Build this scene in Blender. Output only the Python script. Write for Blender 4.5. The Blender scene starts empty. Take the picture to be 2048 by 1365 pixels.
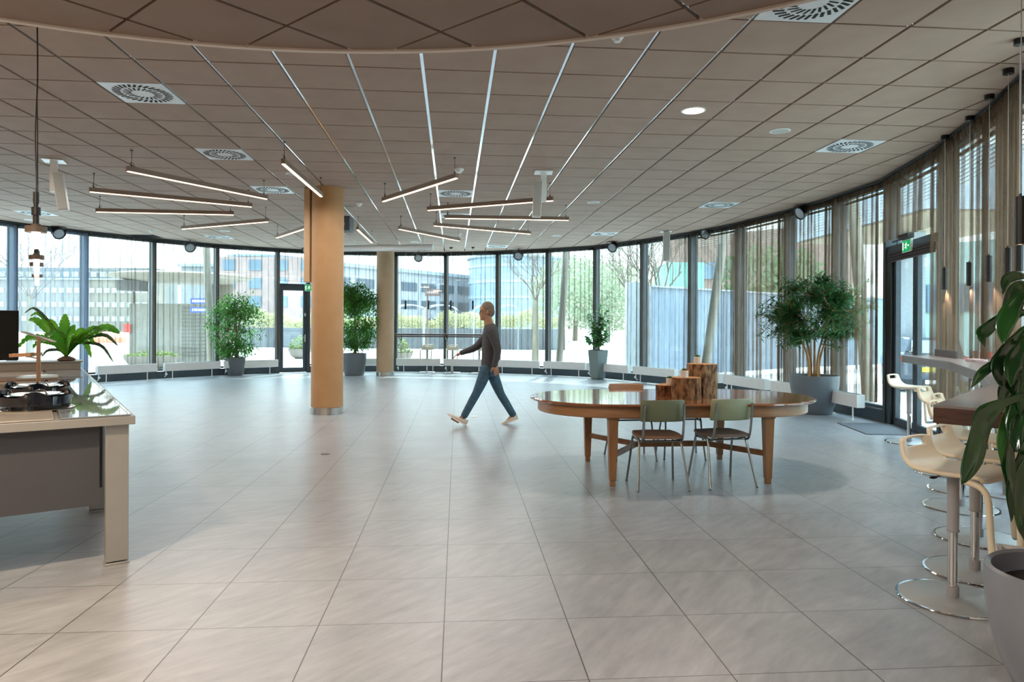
import bpy, bmesh, math, random
from mathutils import Vector, Matrix, noise as mnoise
R = random.Random(7)
PI = math.pi
C = bpy.context.scene.collection
sc = bpy.context.scene

# ---------------------------------------------------------------- camera geometry
F, YAW, ROLL, CY, H, CEIL = 1391.3, .0843, -.0044, 649.7, 1.45, 3.65
_c, _s = math.cos(YAW), math.sin(YAW)
_cr, _sr = math.cos(ROLL), math.sin(ROLL)
RV = Vector((_cr * _c, -_cr * _s, -_sr))
UV = Vector((_sr * _c, -_sr * _s, _cr))
WV = Vector((_s, _c, 0))
CAM = Vector((0, 0, H))

def ray(u, v):
    return RV * ((u - 1024) / F) + UV * ((CY - v) / F) + WV

def PZ(u, v, z=0.0):
    """point at height z seen at picture position u, v"""
    d = ray(u, v)
    return CAM + d * ((z - H) / d.z)

def PD(u, v, D):
    """point at distance D along the view axis"""
    return CAM + ray(u, v) * D

def CW(X, D, z=0.0):
    """right / forward distances -> world"""
    return Vector((_c * X + _s * D, -_s * X + _c * D, z))

cd = bpy.data.cameras.new('camera')
cd.sensor_width = 36
cd.lens = F / 2048 * 36
cd.shift_y = -(682.5 - CY) / 2048
cd.clip_end = 2000
cam = bpy.data.objects.new('camera', cd)
C.objects.link(cam)
m3 = Matrix((RV, UV, -WV)).transposed()
cam.matrix_world = Matrix.Translation(CAM) @ m3.to_4x4()
sc.camera = cam

# ---------------------------------------------------------------- materials
def lin(c):
    if isinstance(c, str):
        c = [int(c[i:i + 2], 16) / 255 for i in (0, 2, 4)]
        c = [x / 12.92 if x <= .04045 else ((x + .055) / 1.055) ** 2.4 for x in c]
    return (c[0], c[1], c[2], 1)

def newmat(name):
    m = bpy.data.materials.new(name)
    m.use_nodes = True
    nt = m.node_tree
    nt.nodes.clear()
    out = nt.nodes.new('ShaderNodeOutputMaterial')
    return m, nt, out

def N(nt, t, **kw):
    n = nt.nodes.new(t)
    for k, v in kw.items():
        if k in ('operation', 'blend_type', 'data_type', 'noise_dimensions', 'wave_type', 'bands_direction', 'feature', 'vector_type'):
            setattr(n, k, v)
        else:
            n.inputs[k].default_value = v
    return n

def mat(name, col, rough=.5, metal=0, spec=.5, col2=None, scale=8, stretch=(1, 1, 1), bump=0, bscale=None, coat=0, trans=0, detail=4, contrast=(.35, .65), sheen=0):
    m, nt, out = newmat(name)
    L = nt.links
    p = nt.nodes.new('ShaderNodeBsdfPrincipled')
    p.inputs['Roughness'].default_value = rough
    p.inputs['Metallic'].default_value = metal
    p.inputs['Specular IOR Level'].default_value = spec
    p.inputs['Coat Weight'].default_value = coat
    p.inputs['Coat Roughness'].default_value = .05
    tc = nt.nodes.new('ShaderNodeTexCoord')
    mp = nt.nodes.new('ShaderNodeMapping')
    mp.inputs['Scale'].default_value = stretch
    L.new(tc.outputs['Object'], mp.inputs['Vector'])
    nz = N(nt, 'ShaderNodeTexNoise', Scale=scale, Detail=detail)
    L.new(mp.outputs[0], nz.inputs['Vector'])
    c1 = lin(col)
    c2 = lin(col2) if col2 is not None else tuple(x * .96 for x in c1[:3]) + (1,)
    rp = nt.nodes.new('ShaderNodeValToRGB')
    rp.color_ramp.elements[0].position = contrast[0]
    rp.color_ramp.elements[1].position = contrast[1]
    rp.color_ramp.elements[0].color = c2
    rp.color_ramp.elements[1].color = c1
    L.new(nz.outputs['Fac'], rp.inputs[0])
    L.new(rp.outputs[0], p.inputs['Base Color'])
    if bump:
        b = N(nt, 'ShaderNodeBump', Strength=bump, Distance=.01)
        if bscale:
            nz2 = N(nt, 'ShaderNodeTexNoise', Scale=bscale, Detail=3)
            L.new(mp.outputs[0], nz2.inputs['Vector'])
            L.new(nz2.outputs['Fac'], b.inputs['Height'])
        else:
            L.new(nz.outputs['Fac'], b.inputs['Height'])
        L.new(b.outputs[0], p.inputs['Normal'])
    last = p.outputs[0]
    if trans:
        t = nt.nodes.new('ShaderNodeBsdfTranslucent')
        L.new(rp.outputs[0], t.inputs['Color'])
        mx = N(nt, 'ShaderNodeMixShader', Fac=trans)
        L.new(p.outputs[0], mx.inputs[1]); L.new(t.outputs[0], mx.inputs[2])
        last = mx.outputs[0]
    L.new(last, out.inputs[0])
    return m

def emis(name, col, strength):
    m, nt, out = newmat(name)
    e = nt.nodes.new('ShaderNodeEmission')
    e.inputs[0].default_value = lin(col)
    e.inputs[1].default_value = strength
    nt.links.new(e.outputs[0], out.inputs[0])
    return m

def glassmat(name, tint, refl=1.0):
    m, nt, out = newmat(name)
    L = nt.links
    t = nt.nodes.new('ShaderNodeBsdfTransparent'); t.inputs[0].default_value = lin(tint)
    g = nt.nodes.new('ShaderNodeBsdfGlossy'); g.inputs['Roughness'].default_value = .02
    g.inputs[0].default_value = (refl, refl, refl, 1)
    fr = N(nt, 'ShaderNodeFresnel', IOR=1.45)
    ge = nt.nodes.new('ShaderNodeNewGeometry')
    mr = N(nt, 'ShaderNodeMapRange'); mr.inputs['To Min'].default_value = 1.45; mr.inputs['To Max'].default_value = 1 / 1.45
    L.new(ge.outputs['Backfacing'], mr.inputs['Value']); L.new(mr.outputs[0], fr.inputs['IOR'])
    mx = nt.nodes.new('ShaderNodeMixShader')
    L.new(fr.outputs[0], mx.inputs[0]); L.new(t.outputs[0], mx.inputs[1]); L.new(g.outputs[0], mx.inputs[2])
    L.new(mx.outputs[0], out.inputs[0])
    return m

def sheermat(name, col, fac, seed=0):
    """fine woven voile: threads and holes"""
    m, nt, out = newmat(name)
    L = nt.links
    t = nt.nodes.new('ShaderNodeBsdfTransparent')
    d = nt.nodes.new('ShaderNodeBsdfDiffuse')
    tl = nt.nodes.new('ShaderNodeBsdfTranslucent')
    d.inputs[0].default_value = lin(col); tl.inputs[0].default_value = lin(col)
    dm = N(nt, 'ShaderNodeMixShader', Fac=.45)
    L.new(d.outputs[0], dm.inputs[1]); L.new(tl.outputs[0], dm.inputs[2])
    tc = nt.nodes.new('ShaderNodeTexCoord')
    mp = nt.nodes.new('ShaderNodeMapping'); mp.inputs['Scale'].default_value = (1, 1, .25)
    L.new(tc.outputs['Object'], mp.inputs[0])
    nz = N(nt, 'ShaderNodeTexNoise', Scale=14, Detail=3)
    L.new(mp.outputs[0], nz.inputs['Vector'])
    mr = N(nt, 'ShaderNodeMapRange')
    mr.inputs['To Min'].default_value = fac * .75
    mr.inputs['To Max'].default_value = min(1, fac * 1.3)
    mr.inputs['From Min'].default_value = .3; mr.inputs['From Max'].default_value = .7
    L.new(nz.outputs['Fac'], mr.inputs['Value'])
    mx = nt.nodes.new('ShaderNodeMixShader')
    L.new(mr.outputs[0], mx.inputs[0]); L.new(t.outputs[0], mx.inputs[1]); L.new(dm.outputs[0], mx.inputs[2])
    L.new(mx.outputs[0], out.inputs[0])
    return m

# ---------------------------------------------------------------- mesh builder
class MB:
    def __init__(s):
        s.v = []; s.f = []
    def add(s, vs, fs):
        b = len(s.v)
        s.v.extend([tuple(p) for p in vs])
        s.f.extend([tuple(b + i for i in f) for f in fs])
        return s
    def box(s, c, d, rz=0, M=None):
        x, y, z = d[0] / 2, d[1] / 2, d[2] / 2
        vs = [Vector((a * x, b * y, e * z)) for e in (-1, 1) for a, b in ((-1, -1), (1, -1), (1, 1), (-1, 1))]
        if rz: vs = [Matrix.Rotation(rz, 3, 'Z') @ v for v in vs]
        if M is not None: vs = [M @ v for v in vs]
        vs = [v + Vector(c) for v in vs]
        return s.add(vs, [(3, 2, 1, 0), (4, 5, 6, 7), (0, 1, 5, 4), (1, 2, 6, 5), (2, 3, 7, 6), (3, 0, 4, 7)])
    def beam(s, p0, p1, w, h, up=(0, 0, 1)):
        """rectangular bar p0->p1, w wide, h tall"""
        p0, p1 = Vector(p0), Vector(p1)
        d = (p1 - p0).normalized()
        up = Vector(up)
        sd = d.cross(up)
        if sd.length < 1e-4: sd = d.cross(Vector((1, 0, 0)))
        sd.normalize(); u = sd.cross(d)
        vs = []
        for p in (p0, p1):
            for a, b in ((-1, -1), (1, -1), (1, 1), (-1, 1)):
                vs.append(p + sd * (a * w / 2) + u * (b * h / 2))
        return s.add(vs, [(0, 1, 2, 3), (7, 6, 5, 4), (1, 0, 4, 5), (2, 1, 5, 6), (3, 2, 6, 7), (0, 3, 7, 4)])
    def taper(s, p0, p1, a0, a1):
        """square tapered bar; a = (wx, wy)"""
        vs = []
        for p, a in ((p0, a0), (p1, a1)):
            for i, j in ((-1, -1), (1, -1), (1, 1), (-1, 1)):
                vs.append(Vector(p) + Vector((i * a[0] / 2, j * a[1] / 2, 0)))
        return s.add(vs, [(3, 2, 1, 0), (4, 5, 6, 7), (0, 1, 5, 4), (1, 2, 6, 5), (2, 3, 7, 6), (3, 0, 4, 7)])
    def tube(s, pts, r, n=10, caps=True, flat=None, up=None):
        """swept tube through pts; r number or list; flat = (a, b) squashes the section"""
        pts = [Vector(p) for p in pts]
        k = len(pts)
        rs = r if isinstance(r, (list, tuple)) else [r] * k
        t0 = (pts[1] - pts[0]).normalized()
        nrm = Vector(up) if up is not None else (Vector((0, 0, 1)) if abs(t0.z) < .9 else Vector((1, 0, 0)))
        vs = []
        for i, p in enumerate(pts):
            t = ((pts[min(i + 1, k - 1)] - pts[max(i - 1, 0)])).normalized()
            nrm = (nrm - t * nrm.dot(t))
            if nrm.length < 1e-6: nrm = t.orthogonal()
            nrm.normalize()
            b = t.cross(nrm)
            fa, fb = (1, 1) if flat is None else (flat[i] if isinstance(flat[0], (list, tuple)) else flat)
            for j in range(n):
                a = 2 * PI * j / n
                vs.append(p + nrm * (math.cos(a) * rs[i] * fa) + b * (math.sin(a) * rs[i] * fb))
        fs = []
        for i in range(k - 1):
            for j in range(n):
                j2 = (j + 1) % n
                fs.append((i * n + j, i * n + j2, (i + 1) * n + j2, (i + 1) * n + j))
        if caps:
            fs.append(tuple(reversed(range(n)))); fs.append(tuple((k - 1) * n + j for j in range(n)))
        return s.add(vs, fs)
    def cyl(s, c, r, h, n=24, r2=None):
        c = Vector(c)
        return s.tube([c, c + Vector((0, 0, h))], [r, r if r2 is None else r2], n)
    def lathe(s, prof, c=(0, 0, 0), n=32, sx=1, sy=1, M=None):
        vs = []; c = Vector(c)
        for r, z in prof:
            for j in range(n):
                a = 2 * PI * j / n
                p = Vector((math.cos(a) * r * sx, math.sin(a) * r * sy, z))
                if M is not None: p = M @ p
                vs.append(p + c)
        fs = []
        k = len(prof)
        for i in range(k - 1):
            for j in range(n):
                j2 = (j + 1) % n
                fs.append((i * n + j, i * n + j2, (i + 1) * n + j2, (i + 1) * n + j))
        fs.append(tuple(reversed(range(n)))); fs.append(tuple((k - 1) * n + j for j in range(n)))
        return s.add(vs, fs)
    def prism(s, poly, z0, z1):
        n = len(poly)
        vs = [(p[0], p[1], z0) for p in poly] + [(p[0], p[1], z1) for p in poly]
        fs = [tuple(reversed(range(n))), tuple(range(n, 2 * n))] + [(i, (i + 1) % n, n + (i + 1) % n, n + i) for i in range(n)]
        return s.add(vs, fs)
    def ell(s, c, r, n=16, m=10, M=None):
        c = Vector(c); vs = []
        for i in range(m + 1):
            t = PI * i / m
            for j in range(n):
                a = 2 * PI * j / n
                p = Vector((math.sin(t) * math.cos(a) * r[0], math.sin(t) * math.sin(a) * r[1], -math.cos(t) * r[2]))
                if M is not None: p = M @ p
                vs.append(p + c)
        fs = [(i * n + j, i * n + (j + 1) % n, (i + 1) * n + (j + 1) % n, (i + 1) * n + j) for i in range(m) for j in range(n)]
        return s.add(vs, fs)
    def quad(s, a, b, c, d):
        return s.add([a, b, c, d], [(0, 1, 2, 3)])
    def leaf(s, base, d, nrm, L, W, droop=.2, k=3, fold=.15, tip=1.0, wav=0, curve=None):
        """pointed leaf: spine from base along d, drooping, two half blades"""
        d = Vector(d).normalized(); nrm = Vector(nrm)
        sd = d.cross(nrm)
        if sd.length < 1e-3: sd = d.orthogonal()
        sd.normalize(); up = sd.cross(d).normalized()
        vs = []; p = Vector(base)
        for i in range(k + 1):
            t = i / k
            w = W * (math.sin(PI * min(1, t ** .8)) ** .8 if 0 < t < 1 else 0) * .5
            if wav: w *= 1 + wav * math.sin(t * 40 + base[0] * 9)
            q = Vector(base) + d * (L * t) - Vector((0, 0, 1)) * (droop * L * t * t)
            vs += [q + sd * w + up * (fold * w), q, q - sd * w + up * (fold * w)]
        fs = []
        for i in range(k):
            a = i * 3
            fs += [(a, a + 1, a + 4, a + 3), (a + 1, a + 2, a + 5, a + 4)]
        return s.add(vs, fs)
    def build(s, name, m, parent=None, loc=None, rz=0, bevel=0, seg=2, smooth=True, ang=35, world=False, off=None):
        """link as ONE mesh object. vertices are local to parent, or to loc when given with world=True"""
        me = bpy.data.meshes.new(name)
        vs = s.v
        if world and loc is not None:
            vs = [(x - loc[0], y - loc[1], z - loc[2]) for x, y, z in vs]
        if world and parent is not None:
            inv = (Matrix.Translation(parent.location) @ Matrix.Rotation(parent.rotation_euler[2], 4, 'Z')).inverted()
            vs = [tuple(inv @ Vector(p)) for p in vs]
        me.from_pydata(vs, [], s.f)
        me.validate(); me.update()
        bm = bmesh.new(); bm.from_mesh(me)
        bmesh.ops.remove_doubles(bm, verts=bm.verts, dist=1e-6)
        if smooth != 'leaf':
            bmesh.ops.recalc_face_normals(bm, faces=bm.faces)
        bm.to_mesh(me); bm.free()
        if m is not None: me.materials.append(m)
        if smooth:
            me.polygons.foreach_set('use_smooth', [True] * len(me.polygons))
            if smooth != 'leaf':
                me.set_sharp_from_angle(angle=math.radians(ang))
        o = bpy.data.objects.new(name, me)
        C.objects.link(o)
        if parent is not None: o.parent = parent
        if loc is not None: o.location = loc
        if rz: o.rotation_euler[2] = rz
        if bevel:
            b = o.modifiers.new('bevel', 'BEVEL'); b.width = bevel; b.segments = seg; b.limit_method = 'ANGLE'; b.angle_limit = math.radians(40)
        return o

def tag(o, label=None, cat=None, group=None, kind=None):
    if label: o['label'] = label
    if cat: o['category'] = cat
    if group: o['group'] = group
    if kind: o['kind'] = kind
    return o

def thing(name, label, cat, loc=(0, 0, 0), rz=0, group=None):
    o = bpy.data.objects.new(name, None)
    o.empty_display_size = .1
    C.objects.link(o)
    o.location = loc; o.rotation_euler = (0, 0, rz)
    return tag(o, label, cat, group)

def struct(o): o['kind'] = 'structure'; return o

def dup(root, loc, rz, label, group=None):
    r = root.copy(); C.objects.link(r); r.location = loc; r.rotation_euler = (0, 0, rz)
    r['label'] = label
    if group: r['group'] = group
    for ch in list(root.children):
        c = ch.copy(); C.objects.link(c); c.parent = r
        for g in list(ch.children):
            d = g.copy(); C.objects.link(d); d.parent = c
    return r

def cr(pts, n):
    """catmull-rom"""
    P = [Vector(p) for p in pts]; P = [P[0] * 2 - P[1]] + P + [P[-1] * 2 - P[-2]]
    out = []
    for i in range(1, len(P) - 2):
        a, b, c, d = P[i - 1:i + 3]
        for j in range(n):
            t = j / n
            out.append(.5 * ((2 * b) + (c - a) * t + (2 * a - 5 * b + 4 * c - d) * t * t + (3 * b - a - 3 * c + d) * t ** 3))
    out.append(P[-2]); return out
# ================================================================ shared materials
M = {}
M['alu'] = mat('anthracite_frame', '39434a', .45, .2, col2='343d43')
M['steel'] = mat('brushed_steel', 'b9b6b0', .28, 1, scale=30, stretch=(1, 1, .1))
M['chrome'] = mat('chrome', 'd8d8d8', .08, 1)
M['white'] = mat('white_enamel', 'e6e8e6', .35)
M['black'] = mat('black_metal', '101113', .35)
M['wood_t'] = mat('oak_veneer', 'b07038', .22, col2='8c5226', scale=3, stretch=(1, 10, 10), coat=.5, contrast=(.3, .7))
M['beige'] = mat('ochre_paint', 'b88c5e', .55, col2='b28658', scale=4)
M['beige2'] = mat('beige_paint', 'b59a7c', .6, col2='b09576', scale=4)
M['potgrey'] = mat('anthracite_planter', '626a70', .38)
M['soil'] = mat('potting_soil', '2a1a12', .95, col2='120b08', scale=60, bump=.8)
M['radiator'] = mat('radiator_white', 'dfe2e2', .4)
M['bark'] = mat('pale_trunk', '9a7650', .8, col2='6b5030', scale=20, stretch=(1, 1, .3), bump=.4)
GL = glassmat('window_glass', 'eaf6f4')

# ---- plan of the curved glass wall: mullion positions measured along the ceiling line
MU = [(27, 446), (170, 463.5), (307, 477.5), (434, 489.7), (556, 497.8), (617, 501), (677, 503.5), (792, 505.6), (892, 505.6), (996, 503), (1096, 498.7),
      (1192, 492.8), (1287, 480.6), (1384, 466), (1479, 447.7), (1578, 423), (1675, 396), (1781, 359.5), (1894, 295), (2013, 209)]
WP = [Vector((*PZ(u, v, CEIL).xy, 0)) for u, v in MU]
WP = [Vector((-10.75, 13.3, 0)), Vector((-10.35, 14.75, 0))] + WP + [Vector((4.75, 4.95, 0)), Vector((4.4, 4.1, 0))]
CEN = Vector((-1.8, 12.2, 0))
outline = [(p.x, p.y) for p in WP] + [(4.4, -4.2), (-10.75, -4.2)]      # clockwise seen from above

def inward(a, b):
    d = (b - a).normalized(); n = Vector((-d.y, d.x, 0))
    if n.dot(CEN - a) < 0: n = -n
    return n

# ---- floor
fm, nt, out = newmat('stone_floor_tiles')
L = nt.links
tc = nt.nodes.new('ShaderNodeTexCoord')
mp = nt.nodes.new('ShaderNodeMapping')
mp.inputs['Rotation'].default_value = (0, 0, .0065)
mp.inputs['Scale'].default_value = (1 / .6, 1 / .594, 1)
mp.inputs['Location'].default_value = (.06 / .6 + 100, -3.402 / .594 + 100, 0)
L.new(tc.outputs['Object'], mp.inputs[0])
fr = N(nt, 'ShaderNodeVectorMath', operation='FRACTION'); L.new(mp.outputs[0], fr.inputs[0])
fl = N(nt, 'ShaderNodeVectorMath', operation='FLOOR'); L.new(mp.outputs[0], fl.inputs[0])
sp = nt.nodes.new('ShaderNodeSeparateXYZ'); L.new(fr.outputs[0], sp.inputs[0])
def edge(sock):
    a = N(nt, 'ShaderNodeMath', operation='SUBTRACT'); a.inputs[1].default_value = .5; L.new(sock, a.inputs[0])
    b = N(nt, 'ShaderNodeMath', operation='ABSOLUTE'); L.new(a.outputs[0], b.inputs[0])
    return b.outputs[0]
mxn = N(nt, 'ShaderNodeMath', operation='MAXIMUM'); L.new(edge(sp.outputs[0]), mxn.inputs[0])
ey = N(nt, 'ShaderNodeMath', operation='SUBTRACT'); L.new(edge(sp.outputs[1]), ey.inputs[0]); ey.inputs[1].default_value = .0012
L.new(ey.outputs[0], mxn.inputs[1])
gr = N(nt, 'ShaderNodeMapRange'); L.new(mxn.outputs[0], gr.inputs['Value'])
gr.inputs['From Min'].default_value = .4948; gr.inputs['From Max'].default_value = .4962
wn = nt.nodes.new('ShaderNodeTexWhiteNoise'); L.new(fl.outputs[0], wn.inputs['Vector'])
# streaks, turned differently in each tile
vr = nt.nodes.new('ShaderNodeVectorRotate'); vr.rotation_type = 'Z_AXIS'
L.new(tc.outputs['Object'], vr.inputs['Vector'])
am = N(nt, 'ShaderNodeMath', operation='MULTIPLY_ADD'); L.new(wn.outputs['Value'], am.inputs[0]); am.inputs[1].default_value = .5; am.inputs[2].default_value = -1.0
L.new(am.outputs[0], vr.inputs['Angle'])
ms = nt.nodes.new('ShaderNodeMapping'); ms.inputs['Scale'].default_value = (1.6, 7, 1); L.new(vr.outputs[0], ms.inputs[0])
off = N(nt, 'ShaderNodeVectorMath', operation='MULTIPLY_ADD'); L.new(wn.outputs['Color'], off.inputs[0]); off.inputs[1].default_value = (20, 20, 20); L.new(ms.outputs[0], off.inputs[2])
n1 = N(nt, 'ShaderNodeTexNoise', Scale=2.6, Detail=8, Roughness=.62); L.new(off.outputs[0], n1.inputs['Vector'])
n2 = N(nt, 'ShaderNodeTexNoise', Scale=2.2, Detail=3); L.new(tc.outputs['Object'], n2.inputs['Vector'])
rp = nt.nodes.new('ShaderNodeValToRGB')
e = rp.color_ramp.elements
e[0].position = .3; e[0].color = lin('8d8f92'); e[1].position = .72; e[1].color = lin('a8abae')
L.new(n1.outputs['Fac'], rp.inputs[0])
mixc = N(nt, 'ShaderNodeMix', data_type='RGBA'); mixc.blend_type = 'MULTIPLY'; mixc.inputs[0].default_value = 1
r2 = nt.nodes.new('ShaderNodeValToRGB'); r2.color_ramp.elements[0].color = (.86, .87, .88, 1); r2.color_ramp.elements[1].color = (1, 1, 1, 1); r2.color_ramp.elements[0].position = .3; r2.color_ramp.elements[1].position = .7
L.new(n2.outputs['Fac'], r2.inputs[0])
L.new(rp.outputs[0], mixc.inputs[6]); L.new(r2.outputs[0], mixc.inputs[7])
mg = N(nt, 'ShaderNodeMix', data_type='RGBA'); L.new(gr.outputs[0], mg.inputs[0]); L.new(mixc.outputs[2], mg.inputs[6]); mg.inputs[7].default_value = lin('3a3632')
p = nt.nodes.new('ShaderNodeBsdfPrincipled'); L.new(mg.outputs[2], p.inputs['Base Color'])
rr = N(nt, 'ShaderNodeMapRange'); L.new(n1.outputs['Fac'], rr.inputs['Value']); rr.inputs['To Min'].default_value = .26; rr.inputs['To Max'].default_value = .40; p.inputs['Specular IOR Level'].default_value = .8
L.new(rr.outputs[0], p.inputs['Roughness'])
bp = N(nt, 'ShaderNodeBump', Strength=.05, Distance=.002); L.new(n1.outputs['Fac'], bp.inputs['Height']); L.new(bp.outputs[0], p.inputs['Normal'])
L.new(p.outputs[0], out.inputs[0])

b = MB(); b.prism(outline, -.25, 0.0)
struct(b.build('floor', fm, smooth=False))

# ---- ceiling: cassettes in a bar grid, clipped to the room
def clip(poly, conv):
    """sutherland-hodgman, conv is convex"""
    cx = sum(p[0] for p in conv) / len(conv); cy = sum(p[1] for p in conv) / len(conv)
    for i in range(len(conv)):
        a, b_ = conv[i], conv[(i + 1) % len(conv)]
        nx, ny = b_[1] - a[1], a[0] - b_[0]
        sg = 1 if (cx - a[0]) * nx + (cy - a[1]) * ny > 0 else -1
        f = lambda q: sg * ((q[0] - a[0]) * nx + (q[1] - a[1]) * ny)
        o = []
        for j in range(len(poly)):
            p0, p1 = poly[j], poly[(j + 1) % len(poly)]
            f0, f1 = f(p0), f(p1)
            if f0 >= 0: o.append(p0)
            if (f0 >= 0) != (f1 >= 0):
                t = f0 / (f0 - f1); o.append((p0[0] + (p1[0] - p0[0]) * t, p0[1] + (p1[1] - p0[1]) * t))
        poly = o
        if len(poly) < 3: return []
    return poly

M['tile'] = mat('brown_cassette', 'aa9283', .75, col2='a48c7d', scale=3, bump=.05, bscale=200)
M['void'] = mat('ceiling_void', '2a1c14', .9)
M['bar'] = mat('metal_ceiling_bar', 'e2e6ec', .13, 1.0)
CX0, CY0, CS = -3.271, 6.040, .6
vents_px = [(275, 183), (447, 306), (548, 378), (919, 386), (919, 429), (1005, 491), (1706, 291), (1612, 12), (1449, 408), (1221, 465), (446, 473), (68, 424)]
def cell(u, v):
    q = PZ(u, v, CEIL)
    return (math.floor((q.x - CX0) / CS), math.floor((q.y - CY0) / CS))
vent_cells = [cell(*q) for q in vents_px]
dark_cell = cell(293, 470)
def hull(ps):
    ps = sorted(set(ps)); out_ = []
    for seq in (ps, ps[::-1]):
        h = []
        for p in seq:
            while len(h) > 1 and (h[-1][0] - h[-2][0]) * (p[1] - h[-2][1]) - (h[-1][1] - h[-2][1]) * (p[0] - h[-2][0]) <= 0: h.pop()
            h.append(p)
        out_ += h[:-1]
    return out_
conv = hull([(p.x, p.y) for p in WP] + [(4.4, -4.2), (-10.75, -4.2)])
tiles = MB(); bars = MB()
for i in range(-14, 18):
    for j in range(-18, 28):
        if (i, j) in vent_cells or (i, j) == dark_cell: continue
        x0, y0 = CX0 + i * CS, CY0 + j * CS
        q = clip([(x0 + .015, y0 + .011), (x0 + CS - .015, y0 + .011), (x0 + CS - .015, y0 + CS - .011), (x0 + .015, y0 + CS - .011)], conv)
        if len(q) > 2: tiles.prism(q, CEIL, CEIL + .016)
ceiling = struct(tiles.build('ceiling', M['tile'], smooth=False))
b = MB(); b.prism(conv, CEIL + .05, CEIL + .3)
struct(b.build('ceiling_slab', M['void'], smooth=False))
for i in range(-14, 18):
    x0 = CX0 + i * CS
    q = clip([(x0 - .015, -4.2), (x0 + .015, -4.2), (x0 + .015, 23), (x0 - .015, 23)], conv)
    if len(q) > 2: bars.prism(q, CEIL + .012, CEIL + .03)
struct(bars.build('trim_1', M['bar'], smooth=False))

# hanging round ceiling raft in the foreground, grid turned 45 degrees
RC, RR, RZ = Vector((-.9, -.14, 0)), 4.41, 3.10
circ = [(RC.x + RR * math.cos(2 * PI * k / 96), RC.y + RR * math.sin(2 * PI * k / 96)) for k in range(96)]
raft = MB(); rb = MB()
ca = math.cos(PI / 4)
def rot(x, y): return (-.079 + (x - y) * ca, 3.944 + (x + y) * ca)
for i in range(-14, 8):
    for j in range(-14, 8):
        x0, y0 = i * .6, j * .6
        q = clip([rot(x0 + .008, y0 + .0125), rot(x0 + .592, y0 + .0125), rot(x0 + .592, y0 + .5875), rot(x0 + .008, y0 + .5875)], circ)
        if len(q) > 2: raft.prism(q, RZ, RZ + .016)
for k in range(-14, 9):
    q = clip([rot(-9, k * .6 - .012), rot(6, k * .6 - .012), rot(6, k * .6 + .012), rot(-9, k * .6 + .012)], circ)
    if len(q) > 2: rb.prism(q, RZ + .012, RZ + .03)
rt = thing('ceiling_raft', 'round brown suspended ceiling island with diagonal tiles hanging overhead in the foreground', 'ceiling island', (RC.x, RC.y, RZ))
raft.build('tile_field', mat('brown_raft_cassette', '8c7668', .75, col2='867062', scale=3), rt, world=True, smooth=False)
rb.build('grid_bar', M['bar'], rt, world=True, smooth=False)
b = MB(); b.prism(circ, RZ + .045, RZ + .07); b.build('backing', M['void'], rt, world=True, smooth=False)
rim = MB()
pr = [(RR - .012, RZ - .012), (RR + .012, RZ - .016), (RR + .03, RZ - .006), (RR + .03, RZ + .06), (RR - .012, RZ + .06)]
n = 128
vs = [(RC.x + r * math.cos(2 * PI * k / n), RC.y + r * math.sin(2 * PI * k / n), z) for k in range(n) for r, z in pr]
fs = [(k * 5 + a, k * 5 + (a + 1) % 5, ((k + 1) % n) * 5 + (a + 1) % 5, ((k + 1) % n) * 5 + a) for k in range(n) for a in range(5)]
rim.add(vs, fs); rim.build('edge_profile', mat('raft_edge', 'd8cec4', .35), rt, world=True)
for k in range(8):
    cb = MB(); a = 2 * PI * k / 8 + .2
    x, y = RC.x + 3.4 * math.cos(a), RC.y + 3.4 * math.sin(a)
    cb.tube([(x, y, RZ + .06), (x, y, CEIL)], .004, 6)
    cb.build('suspension_wire', M['steel'], rt, world=True)

# vents
def vent(ci, dark=False):
    x0, y0 = CX0 + ci[0] * CS + CS / 2, CY0 + ci[1] * CS + CS / 2
    return (x0, y0, CEIL)
vm = mat('vent_white', 'dfe3e6', .4); vd = mat('vent_slot', '15181c', .8)
v0 = thing('ceiling_vent', '', 'ceiling vent', vent(vent_cells[0]))
pl = MB(); pl.box((0, 0, .004), (.575, .588, .012)); pl.build('face_plate', vm, v0)
sl = MB()
for ring, (r0, r1, n) in enumerate(((.10, .175, 20), (.19, .268, 30))):
    for k in range(n):
        a = 2 * PI * (k + .5 * ring) / n
        d = Vector((math.cos(a + .5), math.sin(a + .5), 0)); p0 = Vector((math.cos(a), math.sin(a), 0)) * r0
        # slots lean like a turbine
        w = Vector((-d.y, d.x, 0)) * (.0095 if ring == 0 else .0125)
        q = p0 + d * (r1 - r0)
        sl.add([p0 - w + Vector((0, 0, -.0035)), p0 + w + Vector((0, 0, -.0035)), q + w + Vector((0, 0, -.0035)), q - w + Vector((0, 0, -.0035))], [(0, 1, 2, 3)])
sl.build('slot', vd, v0, smooth=False)
VL = ['white swirl ceiling vent nearest on the left, beside the black lamp cable', 'white swirl ceiling vent above the left group of light bars', 'white swirl ceiling vent just left of the near column top',
      'white swirl ceiling vent above the long light bars right of the column', 'white swirl ceiling vent partly behind the long level light bar', 'small far white vent by the glass wall, above the walking man',
      'white swirl ceiling vent at right, before the black spotlight', 'large white vent cut by the round ceiling island at top right', 'white swirl ceiling vent above the curtains right of the hanging white speaker',
      'far white vent at the curtain rail over the square planter', 'far left white vent above the potted fig', 'white vent behind the black pendant lamp heads at far left']
for k, cc in enumerate(vent_cells):
    if k == 0: v0['label'] = VL[0]; v0['group'] = 'swirl ceiling vents'
    else: dup(v0, vent(cc), 0, VL[k], 'swirl ceiling vents')
x, y, z = vent(dark_cell)
g = thing('ceiling_grille', 'dark open ceiling panel near the left windows', 'ceiling grille', (x, y, z))
b = MB(); b.box((0, 0, .03), (.575, .588, .01)); b.build('backing', vd, g)
b = MB()
for k in range(9): b.box((0, -.26 + k * .065, .012), (.575, .006, .022))
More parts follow.
